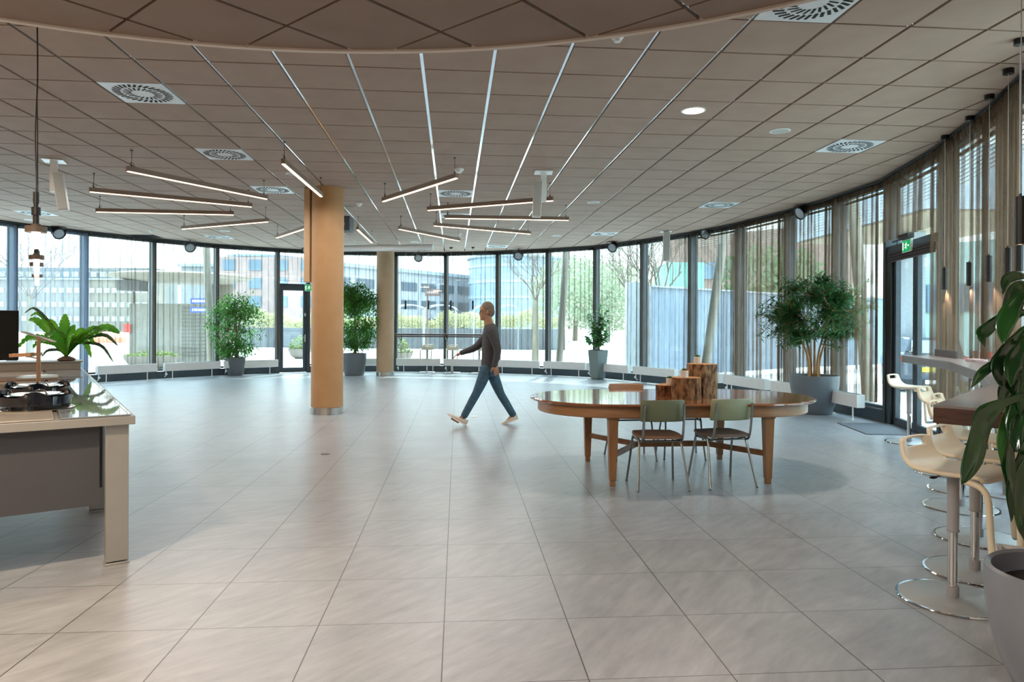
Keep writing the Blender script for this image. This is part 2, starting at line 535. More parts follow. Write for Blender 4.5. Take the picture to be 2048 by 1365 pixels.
b.build('slat', mat('grille_slat', '3a3f44', .5), g)

# ---- glass wall bays
GH = 3.62
wn_ = 0
BL = []                                   # bay index -> (a, b)
doors = {}                                # bays that hold doors
for i in range(len(WP) - 1):
    a, b_ = WP[i], WP[i + 1]
    BL.append((a, b_))
DOOR_L = 2 + 4                            # between mullion 556 and 617
DOOR_R = 2 + 17
fw = .11
def mullion(a, name):
    n = inward(a, a + (a - CEN).cross(Vector((0, 0, 1))))
    rz = math.atan2(n.y, n.x)
    q = MB(); q.box((0, 0, CEIL / 2), (.17, .10, CEIL)); q.box((-.10, 0, CEIL / 2), (.05, .13, CEIL))
    o = q.build(name, M['alu'], loc=(a.x, a.y, 0), rz=rz, bevel=.006)
    return struct(o)
for i, a in enumerate(WP): mullion(a, 'trim_%d' % (i + 2))
for i, (a, b_) in enumerate(BL):
    mid = (a + b_) / 2; d = b_ - a; Ln = d.length; n = inward(a, b_); rz = math.atan2(d.y, d.x)
    q = MB()
    if i in (DOOR_L, DOOR_R):
        q.box((0, 0, CEIL - .05), (Ln - .1, .1, .1)); q.box((0, 0, 2.58), (Ln - .1, .12, .1))
        z0, z1 = 2.63, CEIL - .1
    else:
        q.box((0, 0, CEIL - .05), (Ln - .1, .1, .1)); q.box((0, 0, .09), (Ln - .1, .16, .18)); q.box((0, 0, .22), (Ln - .1, .09, .05))
        z0, z1 = .24, CEIL - .1
    wo = struct(q.build('window_%d' % (i + 1), M['alu'], loc=(mid.x, mid.y, 0), rz=rz, bevel=.004))
    gq = MB(); gq.box((0, 0, (z0 + z1) / 2), (Ln - .1, .012, z1 - z0)); gq.build('glass_pane', GL, wo)

# left glass door
def stile(mb, x0, x1, z0, z1, t=.06, w=.09, mids=()):
    mb.box(((x0 + w / 2), 0, (z0 + z1) / 2), (w, t, z1 - z0)); mb.box((x1 - w / 2, 0, (z0 + z1) / 2), (w, t, z1 - z0))
    mb.box(((x0 + x1) / 2, 0, z1 - w / 2), (x1 - x0 - 2 * w, t, w)); mb.box(((x0 + x1) / 2, 0, z0 + w / 2 + .02), (x1 - x0 - 2 * w, t, w + .04))
a, b_ = BL[DOOR_L]; mid = (a + b_) / 2; d = b_ - a; Ln = d.length; rzl = math.atan2(d.y, d.x)
dm = mat('door_frame_blue_grey', '36454e', .4, .2)
q = MB(); stile(q, -Ln / 2 + .05, Ln / 2 - .05, .01, 2.53, w=.10)
do = struct(q.build('door_1', dm, loc=(mid.x, mid.y, 0), rz=rzl, bevel=.004))
gq = MB(); gq.box((0, 0, 1.27), (Ln - .30, .014, 2.25)); gq.build('glass_pane', GL, do)
sgn = 1 if inward(a, b_).dot(Vector((-math.sin(rzl), math.cos(rzl), 0))) > 0 else -1
hq = MB(); hx = Ln / 2 - .10
hq.box((hx, sgn * .035, 1.02), (.035, .012, .22)); hq.tube([(hx, sgn * .04, 1.05), (hx, sgn * .08, 1.05), (hx - .12, sgn * .08, 1.05)], .01, 8); hq.build('door_handle', M['steel'], do)
hq = MB(); hq.box((hx, sgn * .035, 1.72), (.05, .012, .09)); hq.build('lock_plate', M['white'], do)
# right double door
a, b_ = BL[DOOR_R]; mid = (a + b_) / 2; d = b_ - a; Ln = d.length; rzr = math.atan2(d.y, d.x)
q = MB(); q.box((-Ln / 2 + .14, 0, 1.27), (.2, .14, 2.53)); q.box((Ln / 2 - .07, 0, 1.27), (.06, .14, 2.53))
fr_ = struct(q.build('door_2', mat('black_door_post', '14181b', .4), loc=(mid.x, mid.y, 0), rz=rzr, bevel=.004))
sgr = 1 if inward(a, b_).dot(Vector((-math.sin(rzr), math.cos(rzr), 0))) > 0 else -1
x0, x1 = -Ln / 2 + .25, Ln / 2 - .10; xm = (x0 + x1) / 2
for k, (u0, u1) in enumerate(((x0, xm - .005), (xm + .005, x1))):
    q = MB(); stile(q, u0, u1, .01, 2.5, w=.075)
    lf = q.build('door_leaf', M['alu'], fr_, bevel=.003)
    gq = MB(); gq.box(((u0 + u1) / 2, 0, 1.26), (u1 - u0 - .14, .014, 2.3)); gq.build('glass_pane', GL, lf)
    hq = MB(); hx = u1 - .04 if k == 0 else u0 + .04
    hq.box((hx, sgr * .035, 1.05), (.03, .012, .24)); hq.tube([(hx, sgr * .04, 1.1), (hx, sgr * .08, 1.1), (hx + (-.12 if k == 0 else .12), sgr * .08, 1.1)], .01, 8)
    if k == 0: hq.build('door_handle', M['steel'], lf)
# brown folded blind over the right door
q = MB()
for z in (2.50, 2.465, 2.43, 2.395): q.box((.05, 0, z), (Ln - .36, .04 + .01 * (z > 2.45), .03))
bl = q.build('rolled_blind', mat('dark_brown_blind', '2c1c18', .6), loc=(mid.x + inward(a, b_).x * .09, mid.y + inward(a, b_).y * .09, 0), rz=rzr, bevel=.004)
tag(bl, 'dark brown folded blind drawn up above the right glass doors', 'blind')
q = MB(); q.box((0, 0, 2.68), (.34, .08, .07)); q.tube([(-.5, .0, 2.66), (.1, .0, 2.67)], .012, 6)
cl = q.build('door_closer', M['black'], loc=(mid.x + inward(a, b_).x * .12, mid.y + inward(a, b_).y * .12, 0), rz=rzr)
tag(cl, 'black door closer arm fixed above the right glass doors', 'door closer')

# walls out of view that close the room
wb = mat('beige_wall', 'cdbfae', .8)
b = MB(); b.box((-3.2, -4.3, 1.85), (15.4, .2, 3.7)); struct(b.build('wall_back', wb))
b = MB(); b.box((-10.85, 4.5, 1.85), (.2, 17.4, 3.7)); struct(b.build('wall_left', wb))
b = MB(); b.box((4.5, 0, 1.85), (.2, 8.2, 3.7)); struct(b.build('wall_right', wb))

# ---- columns
def column(name, u, v, r, label, m):
    p = PZ(u, v, 0); dv = Vector((p.x, p.y, 0)).normalized() * r; p = p + dv
    t = thing(name, label, 'column', (p.x, p.y, 0))
    q = MB(); q.cyl((0, 0, .1), r, CEIL - .1, 64); q.build('shaft', m, t)
    q = MB(); q.lathe([(r + .004, 0), (r + .012, .002), (r + .012, .105), (r + .004, .11)], n=64); q.build('steel_base_ring', M['steel'], t)
    return p, t
pc1, _t = column('column', 654, 830.5, .255, 'large round ochre column with steel base ring standing left of the walking man', M['beige'])
pc2, _t = column('column', 770, 752, .245, 'slimmer far beige column beside the fig tree, before the windows', M['beige2'])
# casing on the near column
s_ = CW(-1, 0).normalized()
q = MB(); q.box((0, 0, 2.885), (.10, .17, 1.53), 0)
cs = q.build('vertical_casing', mat('casing_beige', 'd0ae86', .5), loc=(pc1.x + s_.x * .315, pc1.y + s_.y * .315, 0), rz=-YAW, bevel=.01)
tag(cs, 'narrow beige vertical casing along the upper left side of the near column', 'casing')

# ---- curtains
SH = [sheermat('sheer_voile', '6e645a', .21), sheermat('sheer_voile_dense', '7c6652', .37), sheermat('sheer_voile_blue', '8f9cb4', .24)]
HD = sheermat('curtain_heading', '3c3a3a', .55)
RAIL = mat('curtain_rail', '15171a', .5)
def curtain(a, b_, label, m, folds=9, z0=.30, z1=CEIL - .06, in_=.15, ends=True, seed=1, depth=.05):
    rnd = random.Random(seed)
    d = (b_ - a); Ln = d.length; dn = d.normalized(); n = inward(a, b_)
    o0 = a + n * in_
    xs = []; x = .02
    if ends:
        for k in range(3): xs += [(x, .0), (x + .012, depth)]; x += .017
    sp_ = (Ln - .12) / folds
    while x < Ln - .12:
        w = sp_ * rnd.uniform(.45, 1.5)
        fd = rnd.uniform(.5, 1.2) * depth
        xs += [(x, rnd.uniform(-.01, .01)), (x + w * .5, .018), (x + w, 0), (x + w + .024, fd), (x + w + .002, fd * 1.2), (x + w + .028, fd * .3)]
        if rnd.random() < .5: xs += [(x + w + .034, fd), (x + w + .012, fd * 1.1), (x + w + .036, 0)]
        x += w + .03
    xs = [(min(max(p, .01), Ln - .01), q) for p, q in xs]
    if ends:
        x = Ln - .10
        for k in range(3): xs += [(x, .0), (x + .012, depth)]; x += .017
    rows = 7; vs = []; sway = [rnd.uniform(-.03, .03) for _ in range(3)]
    K = len(xs)
    for r in range(rows):
        t = r / (rows - 1); z = z0 + (z1 - z0) * t
        for k, (px, dd) in enumerate(xs):
            fade = 1 - .25 * t
            sx = (1 - t) * .025 * math.sin(k * .7 + seed) + .008 * math.sin(t * 5 + k)
            q = o0 + dn * (px + sx) + n * (dd * fade)
            vs.append((q.x, q.y, z))
    fs = [(r * K + k, r * K + k + 1, (r + 1) * K + k + 1, (r + 1) * K + k) for r in range(rows - 1) for k in range(K - 1)]
    mid = (a + b_) / 2 + n * in_
    t_ = thing('sheer_curtain', label, 'curtain', (mid.x, mid.y, 0), 0, 'sheer curtains along the glass wall')
    q = MB(); q.add(vs, fs); q.build('sheer_panel', m, t_, world=True, smooth='leaf')
    # pleated heading
    hv = []; K2 = int(Ln / .045)
    for k in range(K2 + 1):
        pos = o0 + dn * (Ln * k / K2) + n * (.012 if k % 2 else -.022)
        hv += [(pos.x, pos.y, z1 - .07), (pos.x, pos.y, z1 + .03)]
    q = MB(); q.add(hv, [(2 * k, 2 * k + 2, 2 * k + 3, 2 * k + 1) for k in range(K2)])
    q.build('pleated_heading', HD, t_, world=True, smooth='leaf')
    q = MB(); q.beam(o0 + Vector((0, 0, CEIL - .016)), o0 + d + Vector((0, 0, CEIL - .016)), .04, .03); q.build('curtain_rail', RAIL, t_, world=True)
CL = {0: None, 1: 'sheer curtain at the very left edge of the glass wall', 2: 'bluish sheer curtain hanging behind the pendant lamp heads', 3: 'sheer curtain before the grey terrace of houses', 4: 'sheer curtain in front of the round kiosk roof',
      5: 'sheer curtain behind the left potted fig', 6: 'short sheer curtain above the left exit door', 7: 'sheer curtain just behind the near column', 8: 'sheer curtain behind the second fig tree and far column',
      9: 'sheer curtain behind the first far bar stool', 10: 'sheer curtain directly behind the walking man', 11: 'sheer curtain right of the walking man with a young tree outside', 12: 'sheer curtain left of the square planter plant',
      13: 'sheer curtain just right of the square planter', 14: 'sheer curtain behind the bare tree and blue fence corner', 15: 'sheer curtain crossed by a slanting pale post behind the log vases',
      16: 'sheer curtain left of the big potted oleander', 17: 'brown sheer curtain directly behind the oleander', 18: 'brown sheer curtain between oleander and exit doors', 19: 'short gathered sheer curtain above the right exit doors',
      20: 'long brown sheer curtain behind the far end of the bar', 21: 'brown sheer curtain at the right edge behind the hanging plant leaves'}
for i, (a, b_) in enumerate(BL):
    if i == 0 or i > 21: continue
    dense = i >= 16
    if i in (DOOR_L, DOOR_R):
        curtain(a, b_, CL[i], SH[1] if i == DOOR_R else SH[0], 7, z0=2.68, seed=i, ends=False, in_=.15)
    else:
        m = SH[2] if i in (1, 2) else (SH[1] if dense else SH[0])
        curtain(a, b_, CL[i], m, 13 if not dense else 11, seed=i + 3, depth=.035 if not dense else .045)

# venetian blinds drawn up outside the right bays
SLM = mat('blind_slat', '8c7a62', .6)
VB = {15: 'slatted blind above the slanting post bay', 16: 'slatted blind high in the bay left of the oleander', 17: 'slatted blind high above the oleander', 18: 'slatted blind high in the bay left of the exit doors', 19: 'slatted blind high above the right exit doors',
      20: 'slatted blind high above the far end of the bar', 21: 'slatted blind at the top right edge behind the curtain'}
for i in VB:
    a, b_ = BL[i]; mid = (a + b_) / 2; d = b_ - a; n = inward(a, b_)
    q = MB()
    for k in range(8 if i > 15 else 5): q.box((0, 0, CEIL - .14 - k * .048), (d.length - .16, .045, .004), M=Matrix.Rotation(.35, 3, 'X'))
    q.box((0, 0, CEIL - .12), (d.length - .16, .05, .03))
    o = q.build('venetian_blind', SLM, loc=(mid.x - n.x * .12, mid.y - n.y * .12, 0), rz=math.atan2(d.y, d.x), smooth=False)
    tag(o, 'tan ' + VB[i], 'blind', 'slatted blinds outside the right windows')

# ---- radiators
RADL = {3: 'white low radiator under the leftmost full window by the island', 4: 'white low radiator under the kiosk window', 5: 'white low radiator behind the left potted fig', 7: 'white low radiator hidden behind the near column',
        8: 'white low radiator between the fig pot and far column', 9: 'white low radiator behind the first far bar stool', 10: 'white low radiator behind the walking man and far stools', 11: 'white low radiator just right of the walking man',
        12: 'white low radiator left of the square planter', 13: 'white low radiator right of the square planter', 14: 'white low radiator behind the oval table and left log', 15: 'white low radiator right of the tallest log',
        16: 'white low radiator behind the right end of the oval table', 17: 'white low radiator left of the oleander pot', 18: 'white low radiator right of the oleander pot with a round valve'}
for i, lab in RADL.items():
    a, b_ = BL[i]; mid = (a + b_) / 2; d = b_ - a; n = inward(a, b_); rz = math.atan2(n.y, n.x) - PI / 2   # local +y points into the room
    Lr = d.length - (.22 if i not in (7,) else .5)
    t = thing('radiator', lab, 'radiator', (mid.x + n.x * .38, mid.y + n.y * .38, 0), rz, 'low white radiators along the glass wall')
    q = MB(); q.box((0, 0, .31), (Lr, .13, .20)); q.build('casing', M['radiator'], t, bevel=.006)
    q = MB()
    for k in range(int(Lr / .03)): q.box((-Lr / 2 + .02 + k * .03, 0, .412), (.012, .10, .003))
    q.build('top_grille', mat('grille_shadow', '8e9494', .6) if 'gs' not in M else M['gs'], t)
    for sx in (-1, 1):
        q = MB(); q.cyl((sx * (Lr / 2 - .22), 0, 0.004), .012, .21, 10); q.cyl((sx * (Lr / 2 - .22), 0, 0), .028, .006, 14); q.build('leg', M['white'], t)
    q = MB(); q.tube([(Lr / 2 - .05, .0, .21), (Lr / 2 - .05, 0, .1), (Lr / 2 - .05, -.06, .06)], .011, 8); q.ell((Lr / 2 - .05, .02, .13), (.03, .03, .03)); q.build('valve', M['white'], t)
# one pipe run linking the radiators on the right bay
# ================================================================ bar stools
M['cream'] = mat('cream_plastic', 'e4d9c0', .35, col2='e0d4ba')
M['greytube'] = mat('grey_tube', '9a9ca0', .45)
M['base'] = mat('matt_steel_base', 'b6b7b6', .42, .6)
def make_stool(label):
    t = thing('bar_stool', label, 'bar stool')
    prof = cr([(0, -.215, .695), (0, -.19, .718), (0, -.08, .712), (0, .04, .712), (0, .13, .728), (0, .185, .775), (0, .205, .83), (0, .215, .875)], 5)
    K = len(prof); W_ = 14; vs = []
    for k, p in enumerate(prof):
        t_ = k / (K - 1)
        w = .195 if t_ < .5 else .195 - .045 * ((t_ - .5) / .5) ** 1.2
        if t_ < .12: w *= .9 + .1 * t_ / .12
        for j in range(W_ + 1):
            u = -1 + 2 * j / W_
            bl = min(1, max(0, (t_ - .42) / .34)); up = .016 * abs(u) ** 3 * (1 - bl)
            inn = .02 * abs(u) ** 3 * bl
            vs.append((u * w, p.y - inn, p.z - .03 + up - (.01 * u ** 4 if t_ > .95 else 0)))
    fs = []
    for k in range(K - 1):
        for j in range(W_):
            if K - 7 <= k <= K - 4 and 3 <= j <= W_ - 4: continue
            a = k * (W_ + 1) + j
            fs.append((a, a + 1, a + W_ + 2, a + W_ + 1))
    q = MB(); q.add(vs, fs)
    o = q.build('seat_shell', M['cream'], t, ang=60)
    s = o.modifiers.new('thick', 'SOLIDIFY'); s.thickness = .026; s.offset = 0
    b_ = o.modifiers.new('round', 'SUBSURF'); b_.levels = 1; b_.render_levels = 2
    for sx in (-1, 1):
        q = MB()
        q.tube(cr([(sx * .165, -.12, .67), (sx * .172, -.20, .655), (sx * .172, -.235, .60), (sx * .168, -.245, .45), (sx * .16, -.25, .33), (sx * .145, -.25, .295)], 6), .0155, 16)
        q.build('loop_arm', M['cream'], t)
    q = MB(); q.tube([(-.15, -.25, .295), (-.07, -.262, .287), (0, -.265, .285), (.07, -.262, .287), (.15, -.25, .295)], .017, 10); q.build('footrest', mat('footrest_grip', '6e7478', .6) if 'fg' not in M else M['fg'], t)
    q = MB(); q.lathe([(.029, .36), (.031, .365), (.031, .37), (.028, .375), (.030, .675)], n=20); q.build('post', M['greytube'], t)
    q = MB(); q.cyl((0, 0, .012), .030, .06, 20); q.build('base_collar', M['greytube'], t)
    q = MB(); q.cyl((0, 0, .07), .0235, .30, 20); q.build('piston', M['chrome'], t)
    q = MB(); q.lathe([(.262, 0), (.262, .006), (.25, .011), (.04, .016), (.03, .018)], n=56); q.build('base_plate', M['base'], t)
    q = MB(); q.lathe([(.258, -.0), (.268, .0), (.270, .004), (.267, .009), (.258, .009)], n=56); q.build('base_rim', M['chrome'], t)
    q = MB(); q.tube([(-.02, .02, .665), (-.09, .04, .655)], .004, 6); q.ell((-.115, .045, .652), (.03, .016, .007)); q.build('lever', M['black'], t)
    return t
stools = [(2.35, 3.70), (2.74, 4.11), (3.20, 4.76), (3.60, 5.57), (3.99, 6.16), (4.29, 6.88), (4.96, 8.68)]
SLB = ['cream bar stool nearest the camera, its handle back seen in full', 'second nearest cream bar stool, tucked under the dark bar end', 'third cream bar stool along the bar, mostly hidden by nearer ones', 'fourth cream bar stool, seen between its neighbours under the bar',
       'fifth cream bar stool along the bar', 'sixth cream bar stool, before the bend of the bar', 'cream bar stool standing alone at the far tip of the bar by the doormat']
# direction away from the bar for every stool (world angle)
def out_dir(X0, D0, X1, D1):
    a, b_ = CW(X0, D0), CW(X1, D1); d = (b_ - a); n = Vector((-d.y, d.x, 0)).normalized()
    return n
dirs = [(1.885, 3.11, 2.94, 4.27)] * 3 + [(2.94, 4.27, 3.63, 5.4)] + [(3.63, 5.4, 4.36, 6.93)] * 2 + [(4.36, 6.93, 4.73, 8.44)]
st0 = make_stool(SLB[0])
M['fg'] = bpy.data.materials['footrest_grip']
tw = [-.25, -.2, -.1, -.28, -.35, -.45, -.65]
for k, ((X, D), dd) in enumerate(zip(stools, dirs)):
    n = out_dir(*dd); rz = math.atan2(n.y, n.x) - PI / 2 + tw[k]
    p = CW(X, D)
    if k == 0: st0.location = p; st0.rotation_euler[2] = rz; st0['group'] = 'cream bar stools'
    else: dup(st0, p, rz, SLB[k], 'cream bar stools')
for k, (u, lab) in enumerate(((856, 'cream bar stool far away at the window counter, right of the far column'), (907, 'cream bar stool far away at the window counter, left of the walking man'), (958, 'cream bar stool far away, half hidden behind the walking man'))):
    p = PZ(u - (2 if k < 2 else 0), 743.5 + k, 0)
    p = p - Vector((p.x, p.y, 0)).normalized() * .3
    dup(st0, (p.x, p.y, 0), PI - .12 * (k - .5) + .15, lab, 'cream bar stools')

# far window counter
pa, pb = PD(789, 670, 20.35), PD(992, 671, 19.95)
ct = thing('window_counter', 'narrow dark counter shelf before the far windows right of the far column', 'counter', ((pa.x + pb.x) / 2, (pa.y + pb.y) / 2, 0), math.atan2(pb.y - pa.y, pb.x - pa.x))
Lc = (pb - pa).length
dk = mat('dark_counter_wood', '4a342a', .4, col2='38261e', scale=4, stretch=(1, 12, 12))
q = MB(); q.box((0, .1, 1.15), (Lc, .42, .045)); q.build('counter_top', dk, ct, bevel=.003)
q = MB(); q.box((0, .12, 1.09), (Lc - .02, .3, .03)); q.build('under_rail', dk, ct)
for sx in (-Lc / 2 + .12, .0, Lc / 2 - .12):
    q = MB(); q.box((sx, .30, 1.03), (.03, .03, .18)); q.beam((sx, .30, .96), (sx, .02, 1.08), .025, .025); q.build('bracket', M['black'], ct)

# ================================================================ curved bar on the right
front = [(1.885, 3.11), (2.94, 4.27), (3.63, 5.40), (4.36, 6.93), (4.73, 8.44)]
fw_ = [CW(*q) for q in front]
back = []
for k, p in enumerate(fw_):
    d = (fw_[min(k + 1, 4)] - fw_[max(k - 1, 0)]).normalized(); n = Vector((d.y, -d.x, 0))
    back.append(p + n * (.62, .60, .46, .31, .38)[k])
back[0] = fw_[0] + (Vector(((fw_[1] - fw_[0]).y, -(fw_[1] - fw_[0]).x, 0)).normalized()) * .62
bar = thing('bar_counter', 'long angled grey-topped bar following the curtains at right, dark wooden near end', 'bar counter', (fw_[2].x, fw_[2].y, 0))
gt = mat('grey_laminate', '7c7370', .28, col2='756c69', scale=3)
bw = mat('dark_walnut_edge', '4a2c20', .4, col2='2f1a12', scale=5, stretch=(3, 3, 26))
def slab(i0, i1, z0, z1, inset=0):
    ps = [fw_[k] for k in range(i0, i1 + 1)]; pb_ = [back[k] for k in range(i0, i1 + 1)]
    poly = [(p.x, p.y) for p in ps] + [(p.x, p.y) for p in reversed(pb_)]
    q = MB(); q.prism(poly, z0, z1); return q
q = slab(0, 4, 1.088, 1.10); q.build('laminate_top', gt, bar, world=True, smooth=False)
q = slab(0, 1, 1.018, 1.0875); q.build('walnut_core', bw, bar, world=True, smooth=False)
q = slab(1, 4, 1.018, 1.0875); q.build('grey_core', mat('grey_edge', '6f6a6a', .4), bar, world=True, smooth=False)
for k in range(3):
    a_ = (fw_[k] + back[k]) / 2; b2 = (fw_[k + 1] + back[k + 1]) / 2; p = a_.lerp(b2, .45) + (back[k] - fw_[k]).normalized() * .12
    q = MB(); q.cyl((p.x, p.y, .012), .035, 1.005, 20); q.cyl((p.x, p.y, 0), .17, .012, 32); q.build('leg', M['greytube'], bar, world=True)
a_, b2 = back[4] - (back[4] - fw_[4]).normalized() * .02, back[3] - (back[3] - fw_[3]).normalized() * .02
q = MB(); q.beam(a_.lerp(b2, .02) + Vector((0, 0, 1.14)), a_.lerp(b2, .50) + Vector((0, 0, 1.14)), .022, .08); q.build('upstand', mat('dark_grey_upstand', '5b5658', .5), bar, world=True)

# things on the bar
p = PD(1951, 709, 7.45); p.z = 1.101
pc = mat('patterned_paper_cup', 'c9c6cc', .5, col2='3b3350', scale=70, contrast=(.45, .52))
q = MB(); q.box((0, 0, .046), (.07, .07, .092)); o = q.build('card_box', pc, loc=tuple(p), rz=.4, bevel=.003); tag(o, 'small speckled grey and purple box on the bar by the red box', 'box')
p = PD(1973, 709, 7.35); p.z = 1.101
rd = mat('red_plastic', 'd8241c', .3)
t = thing('red_box', 'small bright red open box standing on the bar', 'box', p, .2)
q = MB()
q.box((0, 0, .006), (.1, .07, .012))
for sx in (-1, 1): q.box((sx * .047, 0, .045), (.006, .07, .078)); q.box((0, sx * .032, .045), (.094, .006, .078))
q.build('body', rd, t)
q = MB(); q.box((0, 0, .03), (.085, .055, .04)); q.build('contents', mat('dark_red_contents', '8a1712', .6), t)
p = PD(1968, 717, 6.95); p.z = 1.101
q = MB()
for k in range(4): q.box((.006 * k, .004 * k, .004 + k * .006), (.30, .20, .005), rz=.06 * k)
o = q.build('paper_stack', mat('glossy_paper', 'dcd5d8', .35, col2='b98f92', scale=9), loc=tuple(p), rz=-.5, smooth=False); tag(o, 'thin stack of white leaflets lying on the bar beside the red box', 'papers')

# ================================================================ oval table
tb = thing('oval_table', 'large oval light-wood dining table with stretchers, set with log vases', 'table', (2.16, 6.75, 0))
def track(r, st, n=28):
    pts = []
    for k in range(n + 1):
        a = -PI / 2 + PI * k / n; pts.append((st / 2 + r * math.cos(a) * 1.02, r * math.sin(a)))
    for k in range(n + 1):
        a = PI / 2 + PI * k / n; pts.append((-st / 2 + r * math.cos(a) * 1.02, r * math.sin(a)))
    return pts
def rings(mb, spec, st):
    vs = []; loops = [track(r, st) for r, z in spec]; n = len(loops[0])
    for lp, (r, z) in zip(loops, spec): vs += [(x, y, z) for x, y in lp]
    k = len(spec)
    fs = [(i * n + j, i * n + (j + 1) % n, (i + 1) * n + (j + 1) % n, (i + 1) * n + j) for i in range(k - 1) for j in range(n)]
    fs += [tuple(reversed(range(n))), tuple((k - 1) * n + j for j in range(n))]
    mb.add(vs, fs)
wt = mat('polished_table_top', '96603e', .13, col2='784a2e', scale=2.2, stretch=(1, 9, 9), coat=.6, contrast=(.3, .7))
wl = mat('honey_wood', '99704a', .35, col2='7c5534', scale=3, stretch=(4, 4, .7), contrast=(.3, .7))
wa = mat('honey_wood_apron', 'a9805a', .35, col2='8c6442', scale=3, stretch=(.8, .8, 8), contrast=(.3, .7))
q = MB(); rings(q, [(.690, .716), (.725, .722), (.74, .733), (.736, .743), (.722, .75)], 1.30); q.build('table_top', wt, tb, ang=9)
q = MB(); rings(q, [(.655, .622), (.66, .618), (.666, .625), (.664, .716)], 1.30); q.build('apron', wa, tb)
for sx in (-1, 1):
    for sy in (-1, 1):
        x, y = sx * .725, sy * .58
        q = MB(); q.taper((x, y, .61), (x, y, .715), (.105, .105), (.105, .105)); q.taper((x, y, .595), (x, y, .61), (.085, .085), (.105, .105))
        q.taper((x, y, .05), (x, y, .595), (.058, .058), (.088, .088)); q.taper((x, y, 0), (x, y, .05), (.048, .048), (.048, .048)); q.build('leg', wl, tb, bevel=.003)
        q = MB(); q.beam((x - sx * .02, y - sy * .02, .275), (sx * .36, sy * .012, .275), .028, .052); q.build('stretcher', wl, tb, bevel=.003)
q = MB(); q.beam((-.39, 0, .275), (.39, 0, .275), .06, .05); q.build('stretcher', wl, tb, bevel=.003)

# ================================================================ chairs
M['tube'] = mat('dull_chair_tube', '8d9290', .25, .9)
def make_chair(label, back_col, seat_col, seat_col2):
    t = thing('dining_chair', label, 'chair')
    for sx in (-1, 1):
        x = sx * .19
        q = MB(); q.tube(cr([(x * 1.16, .215, .012), (x * 1.03, .155, .30), (x, .125, .415), (x, .10, .443), (x, .05, .447)], 5), .0105, 10); q.ell((x * 1.16, .215, .012), (.013, .013, .012), 10, 6); q.build('leg', M['tube'], t)
        q = MB(); q.tube(cr([(x * 1.20, -.225, .012), (x * 1.05, -.14, .30), (x, -.10, .415), (x, -.07, .443), (x, .05, .447)], 5), .0105, 10); q.ell((x * 1.2, -.225, .012), (.013, .013, .012), 10, 6); q.build('leg', M['tube'], t)
    q = MB()
    for sx in (-1, 1):
        x = sx * .178
        q.tube(cr([(x, .12, .425), (x, -.06, .425), (x, -.15, .432), (x, -.19, .49), (x * 1.0, -.212, .62), (x * .98, -.236, .765)], 6), .0105, 10, flat=(1, 1))
    q.tube([(-.185, .10, .428), (.185, .10, .428)], .009, 8); q.tube([(-.185, -.11, .425), (.185, -.11, .425)], .009, 8)
    q.build('back_frame', M['tube'], t)
    # seat pad, slightly dished
    q = MB(); n = 12; vs = []
    def sq(u, v): return (.205 * u * math.sqrt(1 - .22 * v * v), .20 * v * math.sqrt(1 - .22 * u * u))
    for zz, f in ((.452, .93), (.457, 1.0), (.473, 1.0), (.482, .95)):
        for i in range(n):
            for sgn_, (u, v) in enumerate(((-1 + 2 * i / n, -1),)): vs.append((*[c * f for c in sq(u, v)], zz))
        for i in range(n): vs.append((*[c * f for c in sq(1, -1 + 2 * i / n)], zz))
        for i in range(n): vs.append((*[c * f for c in sq(1 - 2 * i / n, 1)], zz))
        for i in range(n): vs.append((*[c * f for c in sq(-1, 1 - 2 * i / n)], zz))
    m4 = 4 * n
    fs = [(r * m4 + j, r * m4 + (j + 1) % m4, (r + 1) * m4 + (j + 1) % m4, (r + 1) * m4 + j) for r in range(3) for j in range(m4)]
    fs += [tuple(reversed(range(m4))), tuple(3 * m4 + j for j in range(m4))]
    q.add(vs, fs); q.build('seat', mat('seat_' + seat_col, seat_col, .5, col2=seat_col2, scale=5), t)
    # backrest: curved upholstered panel in front of the tubes
    q = MB(); n = 14; vs = []; fs = []
    for r, (z, yy, th) in enumerate(((.605, -.212, .006), (.615, -.212, .014), (.70, -.222, .016), (.785, -.234, .014), (.797, -.236, .006))):
        for j in range(n + 1):
            u = -1 + 2 * j / n; w = .195 * (1 - (.04 if r in (0, 4) else 0)); cv = .035 * u * u
            e_ = 1 if abs(u) < .99 else .5
            vs.append((u * w, yy + .024 + cv + th * e_, z)); vs.append((u * w, yy + .024 + cv - th * e_, z))
    w2 = 2 * (n + 1)
    for r in range(4):
        for j in range(n):
            a = r * w2 + 2 * j
            fs += [(a, a + 2, a + w2 + 2, a + w2), (a + 3, a + 1, a + w2 + 1, a + w2 + 3)]
        fs += [(r * w2, r * w2 + w2, r * w2 + w2 + 1, r * w2 + 1), (r * w2 + 2 * n, r * w2 + 2 * n + 1, r * w2 + w2 + 2 * n + 1, r * w2 + w2 + 2 * n)]
    for j in range(n): fs += [(2 * j, 2 * j + 1, 2 * j + 3, 2 * j + 2), (4 * w2 + 2 * j, 4 * w2 + 2 * j + 2, 4 * w2 + 2 * j + 3, 4 * w2 + 2 * j + 1)]
    q.add(vs, fs); q.build('backrest', mat('back_' + back_col, back_col, .45, scale=4), t, ang=60)
    return t
GCH = 'tubular chairs around the oval table'
c1 = make_chair('olive green backed tubular chair with brown seat, near side left', '6b7258', '8f6a4e', '7c5a42'); c1.location = (1.83, 6.13, 0)
c2 = make_chair('pale sage backed tubular chair with taupe seat, near side right', '8f9676', '77675a', '685a4f'); c2.location = (2.45, 6.19, 0); c2.rotation_euler[2] = .14
c3 = make_chair('tan backed tubular chair on the far side, its back edge left of the logs', '94694a', '4b4640', '3c3833'); c3.location = (1.93, 7.44, 0); c3.rotation_euler[2] = PI + .05
